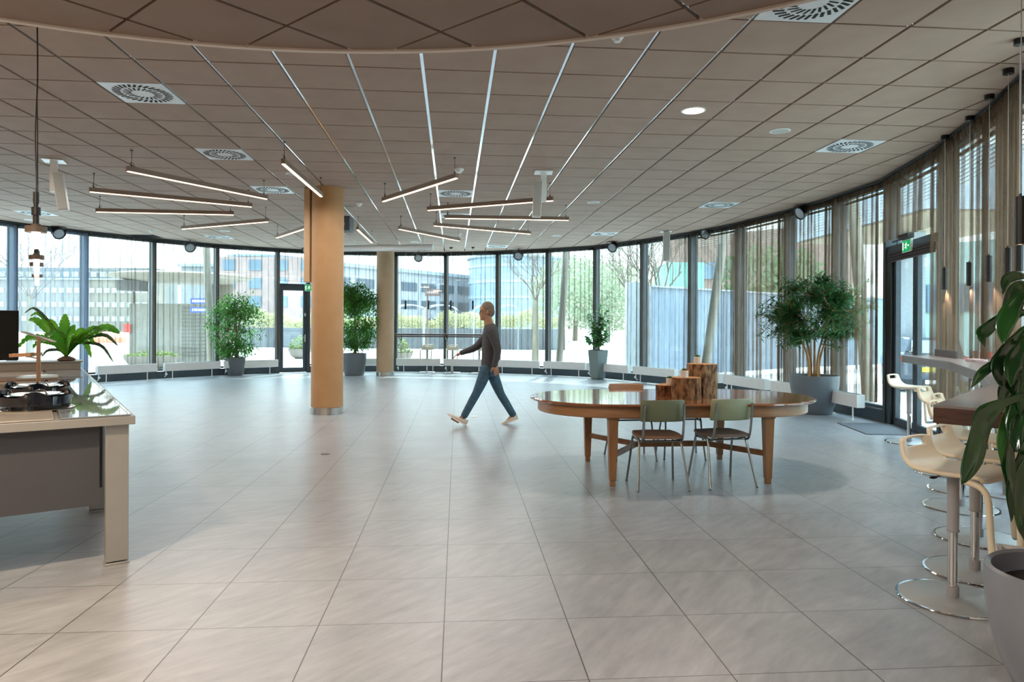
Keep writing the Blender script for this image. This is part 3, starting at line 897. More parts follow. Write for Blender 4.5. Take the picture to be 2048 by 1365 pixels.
c4 = dup(c3, (2.50, 7.48, 0), PI - .1, 'tubular chair on the far side of the table behind the tallest log')
for c in (c1, c2, c3, c4): c['group'] = GCH

# ================================================================ logs and succulents
def bark(name, c1, c2, sc_=18):
    return mat(name, c1, .9, col2=c2, scale=sc_, stretch=(1, 1, .45), bump=1.0, contrast=(.36, .60), detail=10)
BK = [bark('bark_red', '8a5a3a', '3a2216', 34), bark('bark_brown', '9c7450', '4a3020', 30), bark('bark_grey', 'a88866', '563e2a', 30)]
CUT = mat('cut_wood', 'c98f58', .6, col2='b07440', scale=9)
def log(px, v_base, D, r, h, k, lab, facet):
    p = PD(px, v_base, D); p.z = .75
    t = thing('log_stand', lab, 'log', p)
    q = MB(); n = 56; vs = []; rows = 9
    for i in range(rows):
        z = h * i / (rows - 1)
        for j in range(n):
            a = 2 * PI * j / n
            rr = r * (1 + .05 * math.sin(2 * a + k) + .03 * math.sin(5 * a + 2 * k) + .035 * mnoise.noise(Vector((math.cos(a) * 3, math.sin(a) * 3, z * 6 + k * 7))) + .03 * mnoise.noise(Vector((math.cos(a) * 9, math.sin(a) * 9, z * 9 + k))))
            if abs((a - facet + PI) % (2 * PI) - PI) < .05: rr *= .90
            vs.append((math.cos(a) * rr, math.sin(a) * rr, z))
    fs = [(i * n + j, i * n + (j + 1) % n, (i + 1) * n + (j + 1) % n, (i + 1) * n + j) for i in range(rows - 1) for j in range(n)]
    fs.append(tuple(reversed(range(n))))
    q.add(vs, fs); q.build('bark', BK[k], t, ang=50)
    top = vs[-n:]; q = MB(); q.add([(x * .985, y * .985, z - .002) for x, y, z in top] + [(x * .97, y * .97, z + .002) for x, y, z in top], [(j, (j + 1) % n, n + (j + 1) % n, n + j) for j in range(n)] + [tuple(range(n, 2 * n)), tuple(reversed(range(n)))])
    q.build('cut_face', CUT, t)
    return Vector((p.x, p.y, .752 + h))
LP = [log(1333, 780, 6.93, .105, .105, 0, 'short reddish log slice on the table, lowest of the three logs', 4.0),
      log(1372, 780, 6.68, .135, .200, 1, 'middle-height log on the table, in front of the tallest log', 5.2),
      log(1403, 780, 6.90, .140, .318, 2, 'tallest split log standing on the oval table', 4.4)]
WP_ = mat('white_ceramic_pot', 'e8e2d8', .4)
SUC = mat('succulent_green', '5f8a3c', .5, col2='3f6a2c', scale=30, trans=.15)
for k, (P, px, lab) in enumerate(zip(LP, (1340, 1369, 1395), ('small white pot with succulent on the short log slice', 'small white pot with reddish-green succulent on the middle log', 'small white pot with succulent on the tallest log'))):
    D = (P - CAM).dot(WV) - (.02, .05, .0)[k]
    g = PD(px, 700, D); t = thing('succulent_pot', lab, 'potted succulent', (g.x, g.y, P.z), 0, 'small potted succulents on the logs')
    q = MB(); q.lathe([(.030, 0), (.036, .002), (.038, .066), (.034, .068), (.032, .058), (.001, .057)], n=28); q.build('pot', WP_, t)
    q = MB()
    for r_ in range(3):
        for j in range(8):
            a = j * PI / 4 + r_ * .4; el = (.35, .85, 1.25)[r_]
            d = Vector((math.cos(a) * math.cos(el), math.sin(a) * math.cos(el), math.sin(el)))
            L_ = (.042, .04, .034)[r_]
            q.tube([(0, 0, .058), Vector((0, 0, .058)) + d * L_ * .55, Vector((0, 0, .058)) + d * L_], [.004, .0075, .0008], 6, flat=(.6, 1))
    q.build('rosette', SUC if k != 1 else mat('succulent_red_tip', '6f8a3c', .5, col2='8a3c2c', scale=60, trans=.15), t)

# ================================================================ potted trees
LEAF = {'ficus': mat('fig_leaf', '5c9a3c', .35, col2='2c6424', scale=3, trans=.5), 'ole': mat('oleander_leaf', '4f8a4c', .38, col2='2a5a32', scale=3, trans=.4),
        'rub': mat('rubber_leaf', '74ac6a', .3, col2='467a46', scale=4, trans=.4)}
def round_pot(t, r_top, r_bot, h):
    q = MB(); q.lathe([(r_bot * .96, 0), (r_bot, .01), (r_bot + (r_top - r_bot) * .55, h * .35), (r_top * .985, h * .75), (r_top, h * .97), (r_top, h), (r_top - .03, h), (r_top - .035, h - .06), (.01, h - .065)], n=56)
    q.build('pot', M['potgrey'], t)
    q = MB(); q.lathe([(.01, h - .066), (r_top - .037, h - .064), (r_top - .06, h - .045), (.01, h - .04)], n=32); q.build('soil', M['soil'], t)
def branchy(q, p0, p1, r0, r1, bend, rnd):
    p0, p1 = Vector(p0), Vector(p1); m = p0.lerp(p1, .5) + Vector((rnd.uniform(-1, 1), rnd.uniform(-1, 1), 0)) * bend
    pts = cr([p0, m, p1], 4); q.tube(pts, [r0 + (r1 - r0) * i / (len(pts) - 1) for i in range(len(pts))], 6)
    return pts
def ficus(lab, base, rt, rb_, hp, crown, n, seed, trunk_top, leafL=.095):
    rnd = random.Random(seed)
    t = thing('potted_fig_tree', lab, 'potted tree', base)
    round_pot(t, rt, rb_, hp)
    cx, cz, rx, rz_ = crown
    q = MB(); q.tube(cr([(0, 0, hp - .05), (.03, .0, hp + .25), (-.02, .02, (hp + trunk_top) / 2), (.02, 0, trunk_top), (cx * .5, 0, cz + rz_ * .5)], 5), [.035 - .0012 * i for i in range(21)], 8)
    q.tube(cr([(.03, .02, hp - .05), (.09, .05, hp + .3), (.02, .04, (hp + trunk_top) / 2 + .2), (.12, .05, trunk_top + .3)], 5), .016, 6)
    tips = []
    n = int(n * 1.0)
    for k in range(70):
        a = rnd.uniform(0, 2 * PI); el = rnd.uniform(-1.0, 1.35)
        tip = Vector((cx + math.cos(a) * math.cos(el) * rx * rnd.uniform(.7, .98), math.sin(a) * math.cos(el) * rx * rnd.uniform(.7, .98), cz + math.sin(el) * rz_ * .95))
        st = Vector((cx * .3, 0, max(hp + .15, min(tip.z - .1, cz + rz_ * .4) - rnd.uniform(0, .3))))
        tips.append(branchy(q, st, tip, .009, .003, .08, rnd))
    q.build('trunk', M['bark'], t)
    q = MB()
    for k in range(n):
        if rnd.random() < .9:
            b_ = tips[rnd.randrange(len(tips))]; p = b_[rnd.randrange(len(b_) // 3, len(b_))] + Vector((rnd.gauss(0, .075), rnd.gauss(0, .075), rnd.gauss(-.03, .08)))
        else:
            a = rnd.uniform(0, 2 * PI); el = math.asin(rnd.uniform(-1, 1)); f = rnd.uniform(.75, 1.0)
            p = Vector((cx + math.cos(a) * math.cos(el) * rx * f, math.sin(a) * math.cos(el) * rx * f, cz + math.sin(el) * rz_ * f))
        a = rnd.uniform(0, 2 * PI); d = Vector((math.cos(a), math.sin(a), rnd.uniform(-1.4, .1)))
        q.leaf(p, d, (rnd.uniform(-.5, .5), rnd.uniform(-.5, .5), 1), leafL * rnd.uniform(.7, 1.2), leafL * .42, .2, 2)
    q.build('foliage', LEAF['ficus'], t, smooth='leaf')
    return t
b1 = PZ(471, 751, 0); ficus('leafy fig tree in a round grey pot beside the left exit door', b1, .265, .20, .50, (.0, 1.40, .82, .93), 4600, 3, 1.25)
b2_ = PZ(706, 752, 0) + Vector((0, .25, 0)); ficus('denser fig tree in a large grey pot between the two columns', b2_, .34, .27, .62, (.0, 1.70, .80, .95), 6800, 8, 1.35)

# oleander
rnd = random.Random(21)
pb3 = PZ(1632, 832, 0) + Vector((.13, .30, 0)); t = thing('potted_oleander', 'large multi-stemmed narrow-leaved tree in a big round anthracite pot at right', 'potted tree', pb3)
round_pot(t, .385, .275, .635)
q = MB(); whorl = []
cz, rx, rz_ = 1.60, .92, .72
stems = [(-.09, .0), (-.03, .05), (.03, -.04), (.09, .02), (.0, .0)]
nodes_ = []
for k, (sx, sy) in enumerate(stems):
    top = Vector((sx * 5.0, sy * 4, 1.50 + .1 * (k % 2)))
    pts = cr([(sx, sy, .60), (sx * 1.1, sy, .85), (sx * 2.2, sy * 2, 1.15), top], 5)
    q.tube(pts, [.024 - .0008 * i for i in range(len(pts))], 8); nodes_ += [pts[-1], pts[-4], pts[-6]]
for k in range(270):
    a = rnd.uniform(0, 2 * PI); el = math.asin(rnd.uniform(-.85, 1)); f = rnd.uniform(.5, 1.0)
    fx = f * (1 + .18 * math.sin(3 * a + 1))
    tip = Vector((math.cos(a) * math.cos(el) * rx * fx, math.sin(a) * math.cos(el) * rx * fx, cz + math.sin(el) * rz_ * f))
    st = min(nodes_, key=lambda o: (o - tip).length + rnd.uniform(0, .35)); nodes_.append(st.lerp(tip, .55)) if k < 40 else None
    pts = branchy(q, st, tip, .009, .003, .06, rnd); whorl.append(pts)
for du, dv in ((1530, 607), (1545, 598), (1752, 600), (1748, 612), (1600, 575), (1735, 565)):
    pp = PD(du, dv, (pb3 - CAM).dot(WV)) - Vector(pb3); st = min(nodes_, key=lambda o: (o - pp).length); whorl.append(branchy(q, st, pp, .008, .003, .05, rnd))
q.build('stem', mat('oleander_stem', 'b48a58', .7, col2='8a6238', scale=16, stretch=(1, 1, .3)), t)
q = MB()
for pts in whorl:
    for m_ in range(4):
        i = len(pts) - 1 - m_ * 2
        if i < 2: break
        p = pts[i]
        for j in range(7 if m_ else 10):
            a = rnd.uniform(0, 2 * PI); d = Vector((math.cos(a), math.sin(a), rnd.uniform(-.3, 1.0)))
            q.leaf(p + Vector((rnd.gauss(0, .012),) * 3), d, (0, 0, 1), rnd.uniform(.12, .20), .030, rnd.uniform(.1, .5), 2, fold=.3)
q.build('foliage', LEAF['ole'], t, smooth='leaf')

# square planter with rubber plant
pb4 = PZ(1199, 760, 0) + Vector((0, .2, 0))
t = thing('square_planter_plant', 'round-leaved plant in a tall square tapered grey planter by the windows', 'potted plant', pb4, .55)
q = MB(); q.taper((0, 0, .02), (0, 0, .775), (.27, .27), (.385, .385)); q.taper((0, 0, 0), (0, 0, .02), (.22, .22), (.22, .22)); q.build('pot', mat('grey_green_planter', '72807f', .45), t, bevel=.006)
q = MB(); q.box((0, 0, .778), (.35, .35, .01)); q.build('soil', M['soil'], t)
q = MB(); lf = MB(); rnd = random.Random(5)
for k, (tx, ty, tz) in enumerate(((.05, .0, 1.95), (.2, .1, 1.75), (-.2, .0, 1.55), (.35, -.1, 1.2), (-.38, .1, 1.15), (.1, -.2, 1.3), (-.1, .2, 1.75), (-.3, -.1, 1.3), (.28, .1, 1.45), (0, -.15, 1.05), (.22, -.1, 1.85), (.33, .0, 1.6))):
    pts = cr([(tx * .15, ty * .15, .77), (tx * .3 - .03, ty * .4, .77 + (tz - .77) * .5), (tx, ty, tz)], 6)
    q.tube(pts, .007, 6)
    for p in pts[5:]:
        for j in range(5):
            a = rnd.uniform(0, 2 * PI); d = Vector((math.cos(a), math.sin(a), rnd.uniform(-.5, .8)))
            lf.leaf(p, d, (0, 0, 1), rnd.uniform(.12, .17), .10, .25, 4)
q.build('stem', M['bark'], t); lf.build('foliage', LEAF['rub'], t, smooth='leaf')
# ================================================================ near plant at the right edge
pn = CW(2.22, 2.74)
t = thing('corn_plant', 'tall plant with long drooping glossy leaves in a rounded grey pot at the right edge', 'potted plant', pn)
NP = mat('near_planter', '7f838c', .32)
q = MB(); q.lathe([(.19, 0), (.2, .008), (.245, .10), (.285, .25), (.30, .40), (.297, .475), (.285, .485), (.272, .475), (.27, .40), (.01, .39)], n=64); q.build('pot', NP, t)
q = MB(); q.lathe([(.01, .385), (.27, .392), (.24, .41), (.01, .42)], n=40); q.build('soil', M['soil'], t)
CL_ = mat('glossy_corn_leaf', '22521f', .2, col2='0d2a14', scale=3.5, stretch=(1, 1, .4), coat=.6, trans=.18)
CY_ = mat('yellowing_leaf', '2f6b24', .3, col2='c89a20', scale=5, trans=.2, contrast=(.42, .5))
def ribbon(mb, pts, width, face, n=8, fold=.16, prof=None):
    sp = cr(pts, n); K = len(sp); vs = []
    for i, p in enumerate(sp):
        t_ = i / (K - 1); tg = (sp[min(i + 1, K - 1)] - sp[max(i - 1, 0)]).normalized()
        f = Vector(face); sd = tg.cross(f)
        if sd.length < 1e-3: sd = tg.orthogonal()
        sd.normalize(); nn = sd.cross(tg).normalized()
        w = width * .5 * ((math.sin(PI * min(1, .06 + t_ * .94)) ** .7) if prof is None else prof(t_))
        wv = .06 * width * math.sin(t_ * 17 + width * 90)
        vs += [p + sd * w + nn * (fold * w + wv), p + sd * w * .5 + nn * fold * w * .2, p, p - sd * w * .5 + nn * fold * w * .2, p - sd * w + nn * (fold * w - wv)]
    mb.add(vs, [(i * 5 + j, i * 5 + j + 1, (i + 1) * 5 + j + 1, (i + 1) * 5 + j) for i in range(K - 1) for j in range(4)])
def nl(px, D0, D1, width, face=(0, -1, .35), m=None, prof=lambda t: max(.22 * (1 - t), math.sin(PI * t ** 1.3) ** .8 if t < 1 else 0)):
    width *= .88; k = len(px); pts = [PD(u, v, D0 + (D1 - D0) * i / (k - 1)) for i, (u, v) in enumerate(px)]
    z_ = min(1.8, max(.6, pts[0].z - .03)); pts = [Vector((pn.x, pn.y, z_))] + pts
    p1_ = lambda t: prof(max(0, t * 1.22 - .22)) if t > .2 else .16
    q = MB(); ribbon(q, pts, width, face, prof=p1_)
    o = q.build('leaf', m or CL_, t, world=True, smooth='leaf')
    s_ = o.modifiers.new('thick', 'SOLIDIFY'); s_.thickness = .0012
nl([(2062, 790), (2025, 800), (1985, 818), (1962, 845), (1947, 905), (1923, 970)], 2.6, 2.35, .098, (.3, -1, .5), prof=lambda t: max(.34 * (1 - t), math.sin(PI * min(1, t) ** 1.9) ** .75 if t < 1 else 0))
nl([(2070, 560), (2040, 552), (2012, 560), (2004, 590)], 2.75, 2.65, .045)
nl([(2075, 600), (2045, 578), (2015, 605), (1999, 650)], 2.75, 2.6, .085, (.5, -1, .3))
nl([(2060, 585), (2030, 610), (2008, 650), (2006, 690)], 2.6, 2.5, .075, (-.4, -1, .2))
nl([(2030, 625), (2000, 637), (1975, 658), (1961, 672), (1970, 696)], 2.7, 2.6, .055)
nl([(2070, 630), (2040, 625), (2018, 640), (2020, 665)], 2.75, 2.7, .05)
nl([(2065, 650), (2030, 680), (2002, 720), (1996, 755), (2003, 775)], 2.72, 2.6, .075)
nl([(2060, 672), (2040, 700), (2022, 735), (2022, 775)], 2.65, 2.55, .07, (-.3, -1, .2))
nl([(2005, 712), (1985, 730), (1962, 748), (1941, 777)], 2.68, 2.6, .042)
nl([(2065, 740), (2035, 755), (2008, 785), (2000, 830)], 2.72, 2.6, .065)
nl([(2070, 760), (2045, 790), (2030, 850), (2034, 905)], 2.7, 2.55, .085, (-.5, -1, .1))
nl([(2035, 800), (2016, 830), (2003, 880), (2002, 932)], 2.7, 2.6, .05, m=CY_)
nl([(2050, 820), (2030, 860), (2012, 915), (2012, 975)], 2.7, 2.62, .055)
nl([(2040, 830), (2022, 880), (2020, 950), (2026, 990)], 2.62, 2.5, .06, (.4, -1, .1))
nl([(2060, 880), (2042, 920), (2024, 985), (2022, 1045)], 2.72, 2.62, .065)
nl([(2075, 900), (2055, 930), (2036, 985), (2038, 1060)], 2.66, 2.5, .09, (.2, -1, .2))
nl([(2070, 960), (2055, 1000), (2045, 1050), (2050, 1085)], 2.6, 2.55, .06)
nl([(2065, 700), (2052, 760), (2050, 820), (2055, 880)], 2.66, 2.6, .08)
nl([(2075, 780), (2060, 830), (2056, 900), (2060, 950)], 2.75, 2.7, .09)
for k in range(9):
    a = k * .7 + .3; b_ = Vector((pn.x + .02, pn.y, 1.0 + .09 * k)); d = Vector((math.cos(a), math.sin(a) * .7 + .2, 0))
    if d.x < 0: d.x *= -.6
    q = MB(); ribbon(q, [b_, b_ + d * .2 + Vector((0, 0, .1)), b_ + d * .42 + Vector((0, 0, .02)), b_ + d * .5 - Vector((0, 0, .25))], .08, (0, 0, 1)); q.build('leaf', CL_, t, world=True, smooth='leaf')
q = MB(); q.tube(cr([(0, 0, .40), (.02, .01, .8), (.0, 0, 1.3), (.03, 0, 1.85)], 5), [.026 - .0006 * i for i in range(16)], 12); q.build('cane', mat('cane_bark', '8a7350', .8, col2='5f4c34', scale=10, stretch=(1, 1, 6), bump=.5), t)
# white box behind it
pw = CW(2.55, 3.26)
t = thing('white_trough', 'white open rectangular box on the floor behind the near plant pot', 'planter box', pw, -YAW - .55)
q = MB(); q.box((0, 0, .02), (.44, .30, .04))
for sx in (-1, 1): q.box((sx * .21, 0, .20), (.02, .30, .32)); q.box((0, sx * .14, .20), (.40, .02, .32))
q.build('body', M['white'], t)
q = MB(); q.box((0, 0, .27), (.395, .255, .015)); q.build('inner_tray', mat('trough_inner', 'aab0a8', .5), t)

# ================================================================ door mat, floor sockets
mm = PZ(1674, 847, 0); m2 = PZ(1733, 870, 0); ed = (m2 - mm); el_ = ed.length; ax = math.atan2(ed.y, ed.x)
mc = (mm + m2) / 2 + Vector((-ed.y, ed.x, 0)).normalized() * .42
q = MB(); q.box((0, 0, .006), (el_, .84, .012)); o = q.build('door_mat', mat('ribbed_mat', '74787c', .95, col2='565a60', scale=90, bump=.6), loc=(mc.x, mc.y, 0), rz=ax, bevel=.003)
tag(o, 'flat grey doormat on the floor before the right exit doors', 'doormat')
p = PZ(651, 909, 0); t = thing('floor_socket', 'small dark floor socket lid in front of the near column', 'floor socket', p)
q = MB(); q.box((0, 0, .003), (.09, .055, .006)); q.build('lid', M['steel'], t, bevel=.001); q = MB(); q.box((.0, -.026, .0065), (.088, .008, .003)); q.build('slot', M['black'], t)
p = PZ(948, 834, 0); t = thing('floor_socket', 'small bright floor socket lid between the walking man\'s feet', 'floor socket', p)
q = MB(); q.box((0, 0, .003), (.10, .14, .006)); q.build('lid', M['white'], t, bevel=.001); q = MB(); q.box((0, 0, .0065), (.09, .01, .002)); q.build('slot', M['greytube'], t)

# ================================================================ cooking island
cA = PZ(271, 829, .90); d1 = (CW(-2.86, 3.89) - CW(-2.31, 4.27)).normalized()       # along the near short edge, to the left
d2 = Vector((d1.y, -d1.x, 0)); d2 = -d2 if d2.dot(WV) < 0 else d2                 # along the long edge, away
rzI = math.atan2(-d1.y, -d1.x)                                                      # local +x to the right, +y away
Wd, Ll = 1.75, 5.9
isl = thing('cooking_island', 'long glossy glass-topped demonstration cooking island on metal legs, at the left edge', 'kitchen island', (cA.x, cA.y, 0), rzI)
# local frame: corner (0,0); x in [-Wd,0]; y in [0,Ll]
def IL(x, y, z=0):
    return Vector((cA.x, cA.y, 0)) + Matrix.Rotation(rzI, 3, 'Z') @ Vector((x, y, z))
q = MB(); q.box((-Wd / 2, Ll / 2, .865), (Wd, Ll, .05)); q.build('metal_edge', mat('island_edge', 'aaa8a2', .35, .4), isl, bevel=.003)
gl_ = mat('dark_glass_top', '8f999f', .03, spec=.9, col2='87929a', scale=1)
q = MB(); q.box((-.20, Ll / 2 + .0, .896), (.36, Ll - .06, .008)); q.build('glass_top', gl_, isl, bevel=.001)
q = MB(); q.box((-.40 - (Wd - .43) / 2, Ll / 2, .896), (Wd - .45, Ll - .06, .008)); q.build('glass_top', mat('warm_glass_top', 'bdb8b0', .05, spec=.7), isl, bevel=.001)
q = MB(); q.box((-.385, Ll / 2, .9005), (.006, Ll - .1, .002)); q.box((-.035, Ll / 2, .9005), (.005, Ll - .1, .002)); q.build('seam_strip', M['steel'], isl)
q = MB(); q.box((-Wd / 2 - .06, .10, .60), (Wd - .12 - .12, .03, .48)); q.build('front_panel', mat('charcoal_panel', '48484c', .5), isl)
q = MB(); q.box((-.16, Ll / 2 + .1, .62), (.03, Ll - .5, .42)); q.build('side_panel', mat('charcoal_side', '48484c', .5), isl)
lg = mat('island_leg', 'a6a49e', .38, .4)
for (x, y) in ((-.09, .09), (-.09, 1.5), (-.09, 2.9), (-.09, 4.3), (-.09, 5.7), (-Wd + .09, .09), (-Wd + .09, 2.9), (-Wd + .09, 5.7)):
    q = MB(); q.box((x, y, .43), (.12, .10, .82)); q.box((x, y, .006), (.13, .11, .012)); q.build('leg', lg, isl, bevel=.003)
q = MB()
for k in range(3): q.tube(cr([(-.72 - k * .02, .14, .42), (-.70 - k * .02, .14, .32), (-.75 - .02 * k, .14, .27), (-.82 - .02 * k, .14, .34), (-.83, .14, .42)], 4), .006, 6)
q.build('hanging_cable', M['black'], isl)
# raised ledge at the far end
fy = 4.95
q = MB(); q.box((-.84, fy + .12, .945), (1.60, .40, .09)); q.box((-.83, fy + .12, .995), (1.62, .45, .015))
o = q.build('raised_ledge', mat('ledge_metal', '8e8780', .35, .3), isl, bevel=.002)
# screen
sp = IL(-1.16, fy - .06, 1.004); t = thing('flat_screen', 'large black monitor standing on the far end of the island, left of the fern', 'monitor', sp, rzI)
q = MB(); q.box((0, .02, .30), (1.05, .04, .56)); q.build('panel', mat('screen_black', '07090d', .12), t, bevel=.004)
q = MB(); q.box((0, .05, .01), (.3, .18, .02)); q.box((0, .05, .1), (.06, .03, .2)); q.build('stand', M['black'], t)
# fern
pf = PD(133, 721, (IL(-.35, fy + .12) - CAM).dot(WV)); pf.z = 1.004
t = thing('birds_nest_fern', 'bright green wavy-leaved fern on the far ledge of the cooking island', 'fern', pf)
q = MB(); q.lathe([(.08, 0), (.10, .010), (.08, .03), (.04, .05), (.01, .06)], n=20); q.build('root_ball', mat('fern_root', '5b4030', .9, col2='2c1a14', scale=60, bump=1), t)
FL = mat('fern_leaf', '6cb02e', .38, col2='48922a', scale=4, trans=.5); FD = mat('fern_leaf_dark', '3d6440', .5, col2='26382c', scale=6, trans=.2)
def fern(u, v, w, arch, m=FL, dz=.0, yy=0):
    D = (Vector(pf) - CAM).dot(WV); e_ = PD(u, v, D + yy); b_ = Vector(pf) + Vector((0, 0, .05)); mid = b_.lerp(e_, .5) + Vector((0, 0, arch))
    q = MB(); sp = cr([b_, b_.lerp(mid, .5) + Vector((0, 0, arch * .35)), mid, mid.lerp(e_, .55) + Vector((0, 0, arch * .4)), e_], 9); K = len(sp); vs = []
    fc = Vector((0, -1, .5))
    for i, p in enumerate(sp):
        t_ = i / (K - 1); tg = (sp[min(i + 1, K - 1)] - sp[max(i - 1, 0)]).normalized(); sd = tg.cross(fc).normalized(); nn = sd.cross(tg)
        ww = w * .5 * (.12 + .88 * max(0, math.sin(PI * min(1, t_ ** 1.25 * .93 + .04))) ** .8); wv = .22 * w * math.sin(i * 2.1) * min(1, t_ * 2)
        ww *= 1 + .10 * math.sin(i * 2.1 + 1)
        if i == K - 1: ww = .003
        vs += [p + sd * ww + nn * (ww * .4 + wv * .5), p, p - sd * ww + nn * (ww * .4 - wv * .5)]
    q.add(vs, [(i * 3 + j, i * 3 + j + 1, (i + 1) * 3 + j + 1, (i + 1) * 3 + j) for i in range(K - 1) for j in range(2)])
    o = q.build('frond', m, t, world=True, smooth='leaf')
for a in ((131, 628, .17, .0), (96, 640, .12, .06), (57, 640, .11, .10), (60, 633, .06, .16), (35, 697, .11, .16), (65, 697, .10, .12), (104, 665, .14, .06), (240, 667, .14, .14), (205, 662, .12, .10), (183, 716, .10, .20), (170, 660, .12, .06), (150, 650, .13, .03), (118, 662, .14, .03), (190, 690, .09, .15)):
    fern(a[0], a[1], a[2] * .78, a[3])
for a in ((236, 692, .05, .17), (227, 725, .04, .19), (49, 627, .035, .20), (83, 715, .04, .08)): fern(*a, m=FD)
fern(150, 668, .12, .06, yy=-.35); fern(112, 672, .12, .08, yy=.35); fern(90, 676, .12, .10, yy=-.3); fern(175, 672, .12, .10, yy=.3)
# heat-lamp column with arms
D_ = (IL(-.82, 1.35) - CAM).dot(WV)
pl_ = PD(77, 760, D_); x_ = PD(77, 700, D_)
Dp = 5.9; base = PD(77, 764, Dp); base.z = .9005
t = thing('arm_lamp_stand', 'slim metal post with a tilted top plate and side tray, standing on the island', 'lamp stand', base, rzI)
zt = PD(77, 676, Dp).z
q = MB(); q.box((0, 0, (zt - .9) / 2), (.032, .032, zt - .9)); q.build('post', mat('bronze_post', 'b09076', .3, .8), t, bevel=.004)
a0, a1 = PD(45, 664, Dp), PD(109, 684, Dp)
q = MB(); q.beam(a0, a1, .05, .010); q.build('top_plate', M['steel'], t, world=True, bevel=.002)
a0, a1 = PD(31, 711, Dp + .02), PD(73, 709, Dp + .02)
q = MB(); q.beam(a0, a1, .16, .03); q.beam(PD(50, 712, Dp - .06), PD(76, 718, Dp), .012, .012); q.build('side_tray', mat('copper_tray', 'c79c7c', .35, .5), t, world=True, bevel=.003)
# induction ring cookers
def cooker(u, D, r, lab, h=.085):
    p = PD(u, 800, D); p.z = .9005
    t = thing('ring_cooker', lab, 'cooker', p, rzI)
    q = MB(); n = 60
    def prof_z(a): return h + .035 * max(0, math.cos(1.5 * (a - .5)) ** 2 * 2 - 1.3) / .7
    vs = []
    for k in range(n):
        a = 2 * PI * k / n; zt_ = prof_z(a)
        for rr, z in ((r, .03), (r + .012, .03), (r + .012, zt_), (r, zt_)): vs.append((rr * math.cos(a), rr * math.sin(a), z))
    q.add(vs, [(4 * k + j, 4 * k + (j + 1) % 4, 4 * ((k + 1) % n) + (j + 1) % 4, 4 * ((k + 1) % n) + j) for k in range(n) for j in range(4)])
    q.build('shield_ring', mat('smoked_acrylic', '0e1420', .08, spec=.7) if 'sm' not in M else M['sm'], t, ang=50)
    for k in range(3):
        q = MB(); a = 2 * PI * k / 3 + .3; d = Vector((math.cos(a), math.sin(a), 0)); q.ell(d * (r + .004) + Vector((0, 0, h * .85)), (.024, .024, .042), 16, 10); q.tube([d * (r - .01) + Vector((0, 0, .002)), d * (r - .005) + Vector((0, 0, .06))], [.03, .018], 12)
        q.build('lobe_foot', M['black'], t)
    q = MB(); q.lathe([(.12, .0), (r + .03, .0), (r + .035, .006), (r + .02, .012), (.12, .012)], n=48); q.build('base_plate', M['steel'], t)
    q = MB(); q.lathe([(.01, .04), (r - .04, .045), (r - .02, .09), (r - .03, .095), (.01, .07)], n=40); q.build('pan', mat('pan_inner', '9fb4c0', .12, 1) if 'pn' not in M else M['pn'], t)
    q = MB(); q.tube(cr([(-.02, -r * .6, .06), (.0, -r * .62, .12), (.05, -r * .6, .12), (.07, -r * .6, .06)], 4), .005, 6); q.build('pan_handle', M['chrome'], t)
    M['sm'] = bpy.data.materials['smoked_acrylic']; M['pn'] = bpy.data.materials['pan_inner']
cooker(70, 4.45, .185, 'front black-ringed round cooker nearest the island corner')
cooker(75, 5.05, .185, 'rear black-ringed round cooker behind the first one')
# flat plates further back
p = PD(75, 740, 6.9); p.z = .9005
q = MB(); q.lathe([(.05, 0), (.17, .008), (.19, .02), (.185, .022), (.05, .012)], n=36); o = q.build('serving_dish', mat('copper_dish', 'c9a488', .25, .6), loc=tuple(p)); tag(o, 'flat copper-coloured dish on the island behind the post', 'dish')
p = PD(22, 745, 6.6); p.z = .9005
q = MB(); q.box((0, 0, .012), (.75, .32, .024)); o = q.build('metal_tray', mat('bronze_tray', '9c8878', .3, .6), loc=tuple(p), rz=rzI, bevel=.004); tag(o, 'long bronze-coloured tray lying across the island behind the cookers', 'tray')

# ================================================================ pendant cylinders over the bars
def cyl_pendant(lab, p, ztop, zbot, r=.0275, group='black cylinder pendants over the bar'):
    t = thing('cylinder_pendant', lab, 'pendant lamp', (p.x, p.y, CEIL), 0, group)
    q = MB(); q.cyl((0, 0, -.045), .042, .045, 24); q.build('ceiling_cup', M['black'], t)
    q = MB(); q.tube([(0, 0, -.045), (0, 0, ztop - CEIL)], .0028, 6); q.build('cord', mat('grey_cord', 'b9b6b6', .5) if 'gc' not in M else M['gc'], t)
    q = MB(); z0, z1 = zbot - CEIL, ztop - CEIL
    q.lathe([(r - .003, z0 + .02), (r - .003, z0), (r, z0), (r, z1 - .003), (r - .003, z1), (.006, z1), (.006, z1 + .015), (.002, z1 + .015)], n=28); q.build('lamp_shade', M['black'], t)
    q = MB(); q.cyl((0, 0, z0 + .004), r - .0035, .006, 20); q.build('bulb', M['glow'], t)
    M['gc'] = bpy.data.materials['grey_cord']
    return t
M['glow'] = emis('warm_lamp_glow', 'ffdcb0', 4)
cp = [(1890, 269), (1940, 233), (1979, 190), (2017, 138), (2040, 78)]
cpl = ['farthest left black cylinder pendant over the bar, before the doors', 'second black cylinder pendant over the bar from the doors', 'third black cylinder pendant over the bar from the doors', 'fourth black cylinder pendant over the bar from the doors', 'black cylinder pendant partly behind the biggest near pendant']
PENL = []; q0 = PZ(cp[0][0], cp[0][1] + 2, CEIL); PENL.append(q0); pd0 = cyl_pendant(cpl[0], q0, 2.125, 1.875)
for (u, v), lab in list(zip(cp, cpl))[1:]:
    p = PZ(u, v, CEIL); PENL.append(p); dup(pd0, (p.x, p.y, CEIL), 0, lab, 'black cylinder pendants over the bar')
